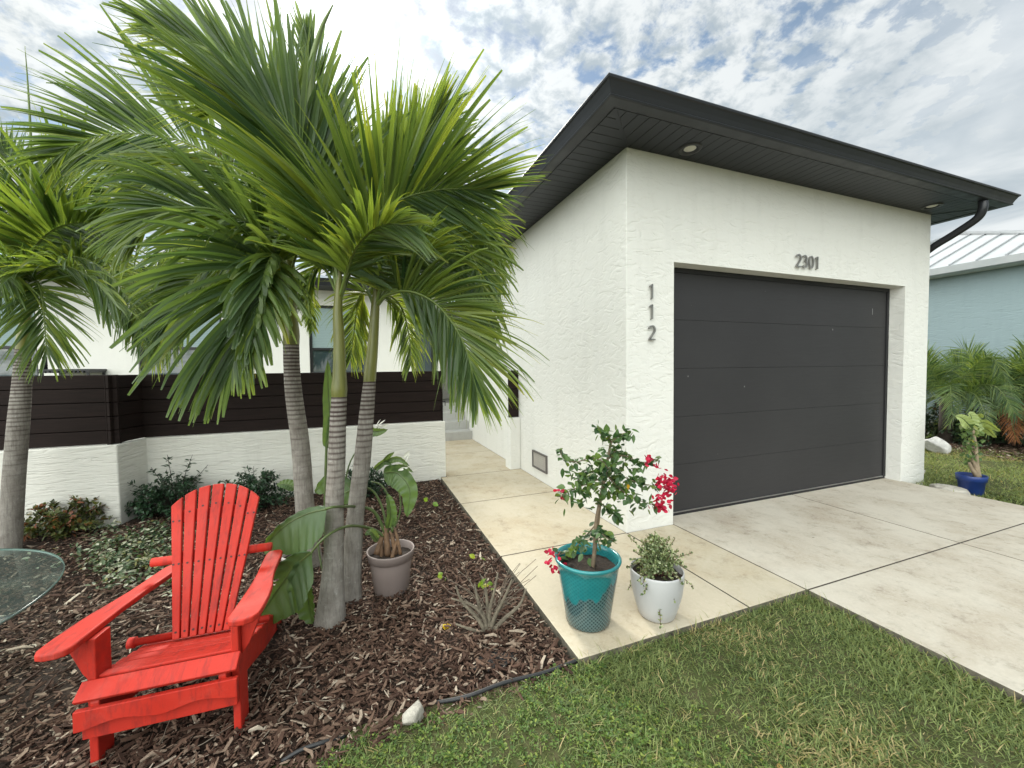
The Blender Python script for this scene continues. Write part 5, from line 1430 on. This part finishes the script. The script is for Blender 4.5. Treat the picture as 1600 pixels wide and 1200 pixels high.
# ================================================================== GRASS
m_grass = leafmat('grass_blade', (.070, .108, .036), (.215, .265, .095), .28, .5, (.42, .33, .18), .3)
def field(x, y, s_=1.0, seed=0):
    q = np.zeros_like(x); r = np.random.default_rng(seed)
    for k in range(8):
        fx, fy = r.normal(0, 3.2*s_, 2); q += np.sin(fx*x+fy*y+r.uniform(0, 6.3))
    return q/4
def blades(name, x, y, z0, hmin, hmax, wd, seed, label, mat, flat=.9, tone_bias=0, toneseed=5, fs=1.0):
    r = np.random.default_rng(seed); n = len(x)
    h = r.uniform(hmin, hmax, n)*np.where(r.random(n) < .15, 1.5, 1.0); a_ = r.uniform(0, 2*PI, n); lean = np.abs(r.normal(.55, .38, n))*flat
    d = np.stack([np.cos(a_)*np.sin(lean), np.sin(a_)*np.sin(lean), np.cos(lean)], 1)
    yw = a_+PI/2+r.normal(0, .5, n); wv = np.stack([np.cos(yw), np.sin(yw), np.zeros(n)], 1)
    q = np.stack([x, y, np.full(n, z0)], 1); rows = []
    w_ = wd*r.uniform(.6, 1.3, n)
    for j, wf in enumerate((1.0, .95, .7, .06)):
        rows.append(np.stack([q-wv*(w_*wf/2)[:, None], q+wv*(w_*wf/2)[:, None]], 1))
        d = nrm(d+np.stack([np.cos(a_), np.sin(a_), -.55*np.ones(n)], 1)*(r.uniform(.1, .55, n))[:, None])
        q = q+d*(h/3)[:, None]
    A = np.stack(rows, 1); ii = np.arange(n*8).reshape(n, 4, 2)
    Fq = np.stack([ii[:, :-1, 0].ravel(), ii[:, :-1, 1].ravel(), ii[:, 1:, 1].ravel(), ii[:, 1:, 0].ravel()], 1)
    fld = field(x, y, fs, toneseed)
    tn = np.clip(r.normal(.38, .27, n)+.12*fld+tone_bias, 0, .74)
    dry = r.random(n) < np.clip(0.05+.40*np.clip(field(x-.9, y, fs*1.3, toneseed+1)-.32, 0, 1), 0, .6)
    tn = np.where(dry, r.uniform(.88, 1.0, n), tn)
    o = npmesh(name, A.reshape(-1, 3), Fq, mat, None, np.repeat(tn, 8)); tag(o, label, 'grass', kind='stuff'); return o
r = np.random.default_rng(70); n = 150000
x = r.uniform(-3.2, 2.0, n); y = r.uniform(-2.9, -1.185, n)
right = (x > XL-.004) & (y > -7)
keep = (x < XL-.012) & ~((x > -W) & (y > YF-.012)) & (y < np.where(x > -W, YF-.012, edge_y(x)))
keep &= (r.random(n) < np.clip(1.7-.62*np.abs(y+1.8), .45, 1))
x, y = x[keep], y[keep]
weedy = np.clip((-1.05-x)/.5, 0, 1)          # towards the mulch the turf breaks up into broad leaved weeds
keep = r.random(len(x)) > weedy*.45
x, y = x[keep], y[keep]
blades('grass', x, y, -.040, .022, .056, .0040, 71, 'short green lawn grass in front of the walkway and driveway', m_grass)
# edge blades reaching over the slab
n = 900; s_ = r.random(n); ex_ = np.where(s_ < .62, r.uniform(-W, XL, n), XL-.010); ey_ = np.where(s_ < .62, YF-.010-r.random(n)*.02, r.uniform(-2.9, YF, n))
blades('grass', ex_, ey_, -.04, .045, .085, .0036, 72, 'longer grass blades along the slab edges', m_grass, flat=.5)
n = 60000; x = r.uniform(4.66, 9.0, n); y = r.uniform(-1.4, 2.6, n)
edge = np.interp(y, [-1.2, 0], [4.02, 4.16]); xx_ = np.where(y < -.02, edge+.01+r.random(n)*4.6, x)
keep = ~((xx_ > 8.0-.45*y+.15*np.sin(3*y)) ) ; xx_, y = xx_[keep], y[keep]
blades('grass', xx_, y, -.058, .03, .075, .006, 73, 'side lawn grass beyond the driveway by the blue pot', m_grass, tone_bias=.16, toneseed=9)
# broad leaved weeds where the lawn meets the mulch
m_weed = leafmat('weed_leaf', (.035, .075, .015), (.105, .175, .035), .25, .5, (.20, .25, .05), .35)
n = 5600; x = r.uniform(-3.1, -.55, n); y = r.uniform(-2.4, -1.15, n)
ed = edge_y(x); keep = (y < ed+.02) & (r.random(n) < np.clip((-.55-x)/.7, .08, 1)) & ~((x > -W) & (y > YF-.02))
keep &= (field(x, y, 1.6, 21) > -.45)
x, y = x[keep], y[keep]; P = []; D = []
for xi, yi in zip(x, y):
    k = 5; a_ = r.uniform(0, 6.28)+np.arange(k)*2*PI/k+r.normal(0, .3, k)
    P.append(np.stack([xi+.004*np.cos(a_), yi+.004*np.sin(a_), -.034+r.uniform(0, .022)+0*a_], 1)); D.append(np.stack([np.cos(a_), np.sin(a_), r.uniform(.1, .9, k)], 1))
P = np.concatenate(P); D = np.concatenate(D)
o = leaves('weeds', P, D, .013*r.uniform(.6, 1.4, len(P)), .0080*r.uniform(.7, 1.3, len(P)), m_weed, None, np.array([0, 0, 1.0]), .4, (.1, .95), 74, segs=3, shape=[.3, 1.0, .85, .1])
tag(o, 'bright green broad leaved weeds where the lawn meets the mulch', 'weeds', kind='stuff')
# mulch and leaf litter under the bushes on the far side
n = 12000; x = r.uniform(7.2, 10.2, n); y = r.uniform(-2.2, 3.4, n); a_ = r.uniform(0, 6.28, n)
P = np.stack([x, y, np.full(n, -.05)+r.uniform(0, .03, n)], 1); D = np.stack([np.cos(a_), np.sin(a_), r.normal(0, .25, n)], 1)
o = leaves('leaf_litter', P, D, .07*r.uniform(.5, 1.6, n), .022, m_chip, None, np.array([0, 0, 1.0]), .2, (0, .8), 75, segs=2, shape=[.4, 1, .3])
tag(o, 'brown leaf litter and mulch under the feathery bushes', 'leaf litter', kind='stuff')
# a few fallen leaves
m_fall = leafmat('fallen_leaf', (.20, .09, .03), (.42, .27, .08), .15, .6)
for (px_, py_, lb) in ((1218, 1192, 'curled tan fallen leaf on the lawn at the bottom edge'), (1180, 1063, 'reddish brown fallen leaf in the middle of the lawn'), (851, 1066, 'pale yellow fallen leaf by the black pipe'), (822, 1194, 'brown fallen leaf in the weeds at the bottom edge')):
    p = ground(px_, py_, -.022); o = leaves('fallen_leaf', p[None], r.normal(size=(1, 3))*[1, 1, .15], .055, .024, m_fall, None, np.array([0, 0, 1.0]), .5, None, px_); tag(o, lb, 'leaf', 'fallen leaves')

# ================================================================== put every empty at its thing's base
bpy.context.view_layer.update()
for o in list(COL.objects):
    if o.type == 'EMPTY' and o.parent is None and o.location.length < 1e-6 and o.get('category') and o.name != 'garage':
        lo = None
        for c_ in o.children:
            if c_.type != 'MESH': continue
            n = len(c_.data.vertices)
            if not n: continue
            a_ = np.empty(n*3, np.float32); c_.data.vertices.foreach_get('co', a_); a_ = a_.reshape(-1, 3)
            m_ = a_[a_[:, 2] < a_[:, 2].min()+.03]
            if lo is None or m_[:, 2].min() < lo[2]: lo = np.array([m_[:, 0].mean(), m_[:, 1].mean(), m_[:, 2].min()])
        if lo is None: continue
        o.location = Vector([float(q) for q in lo])
        for c_ in o.children: c_.location = c_.location - o.location
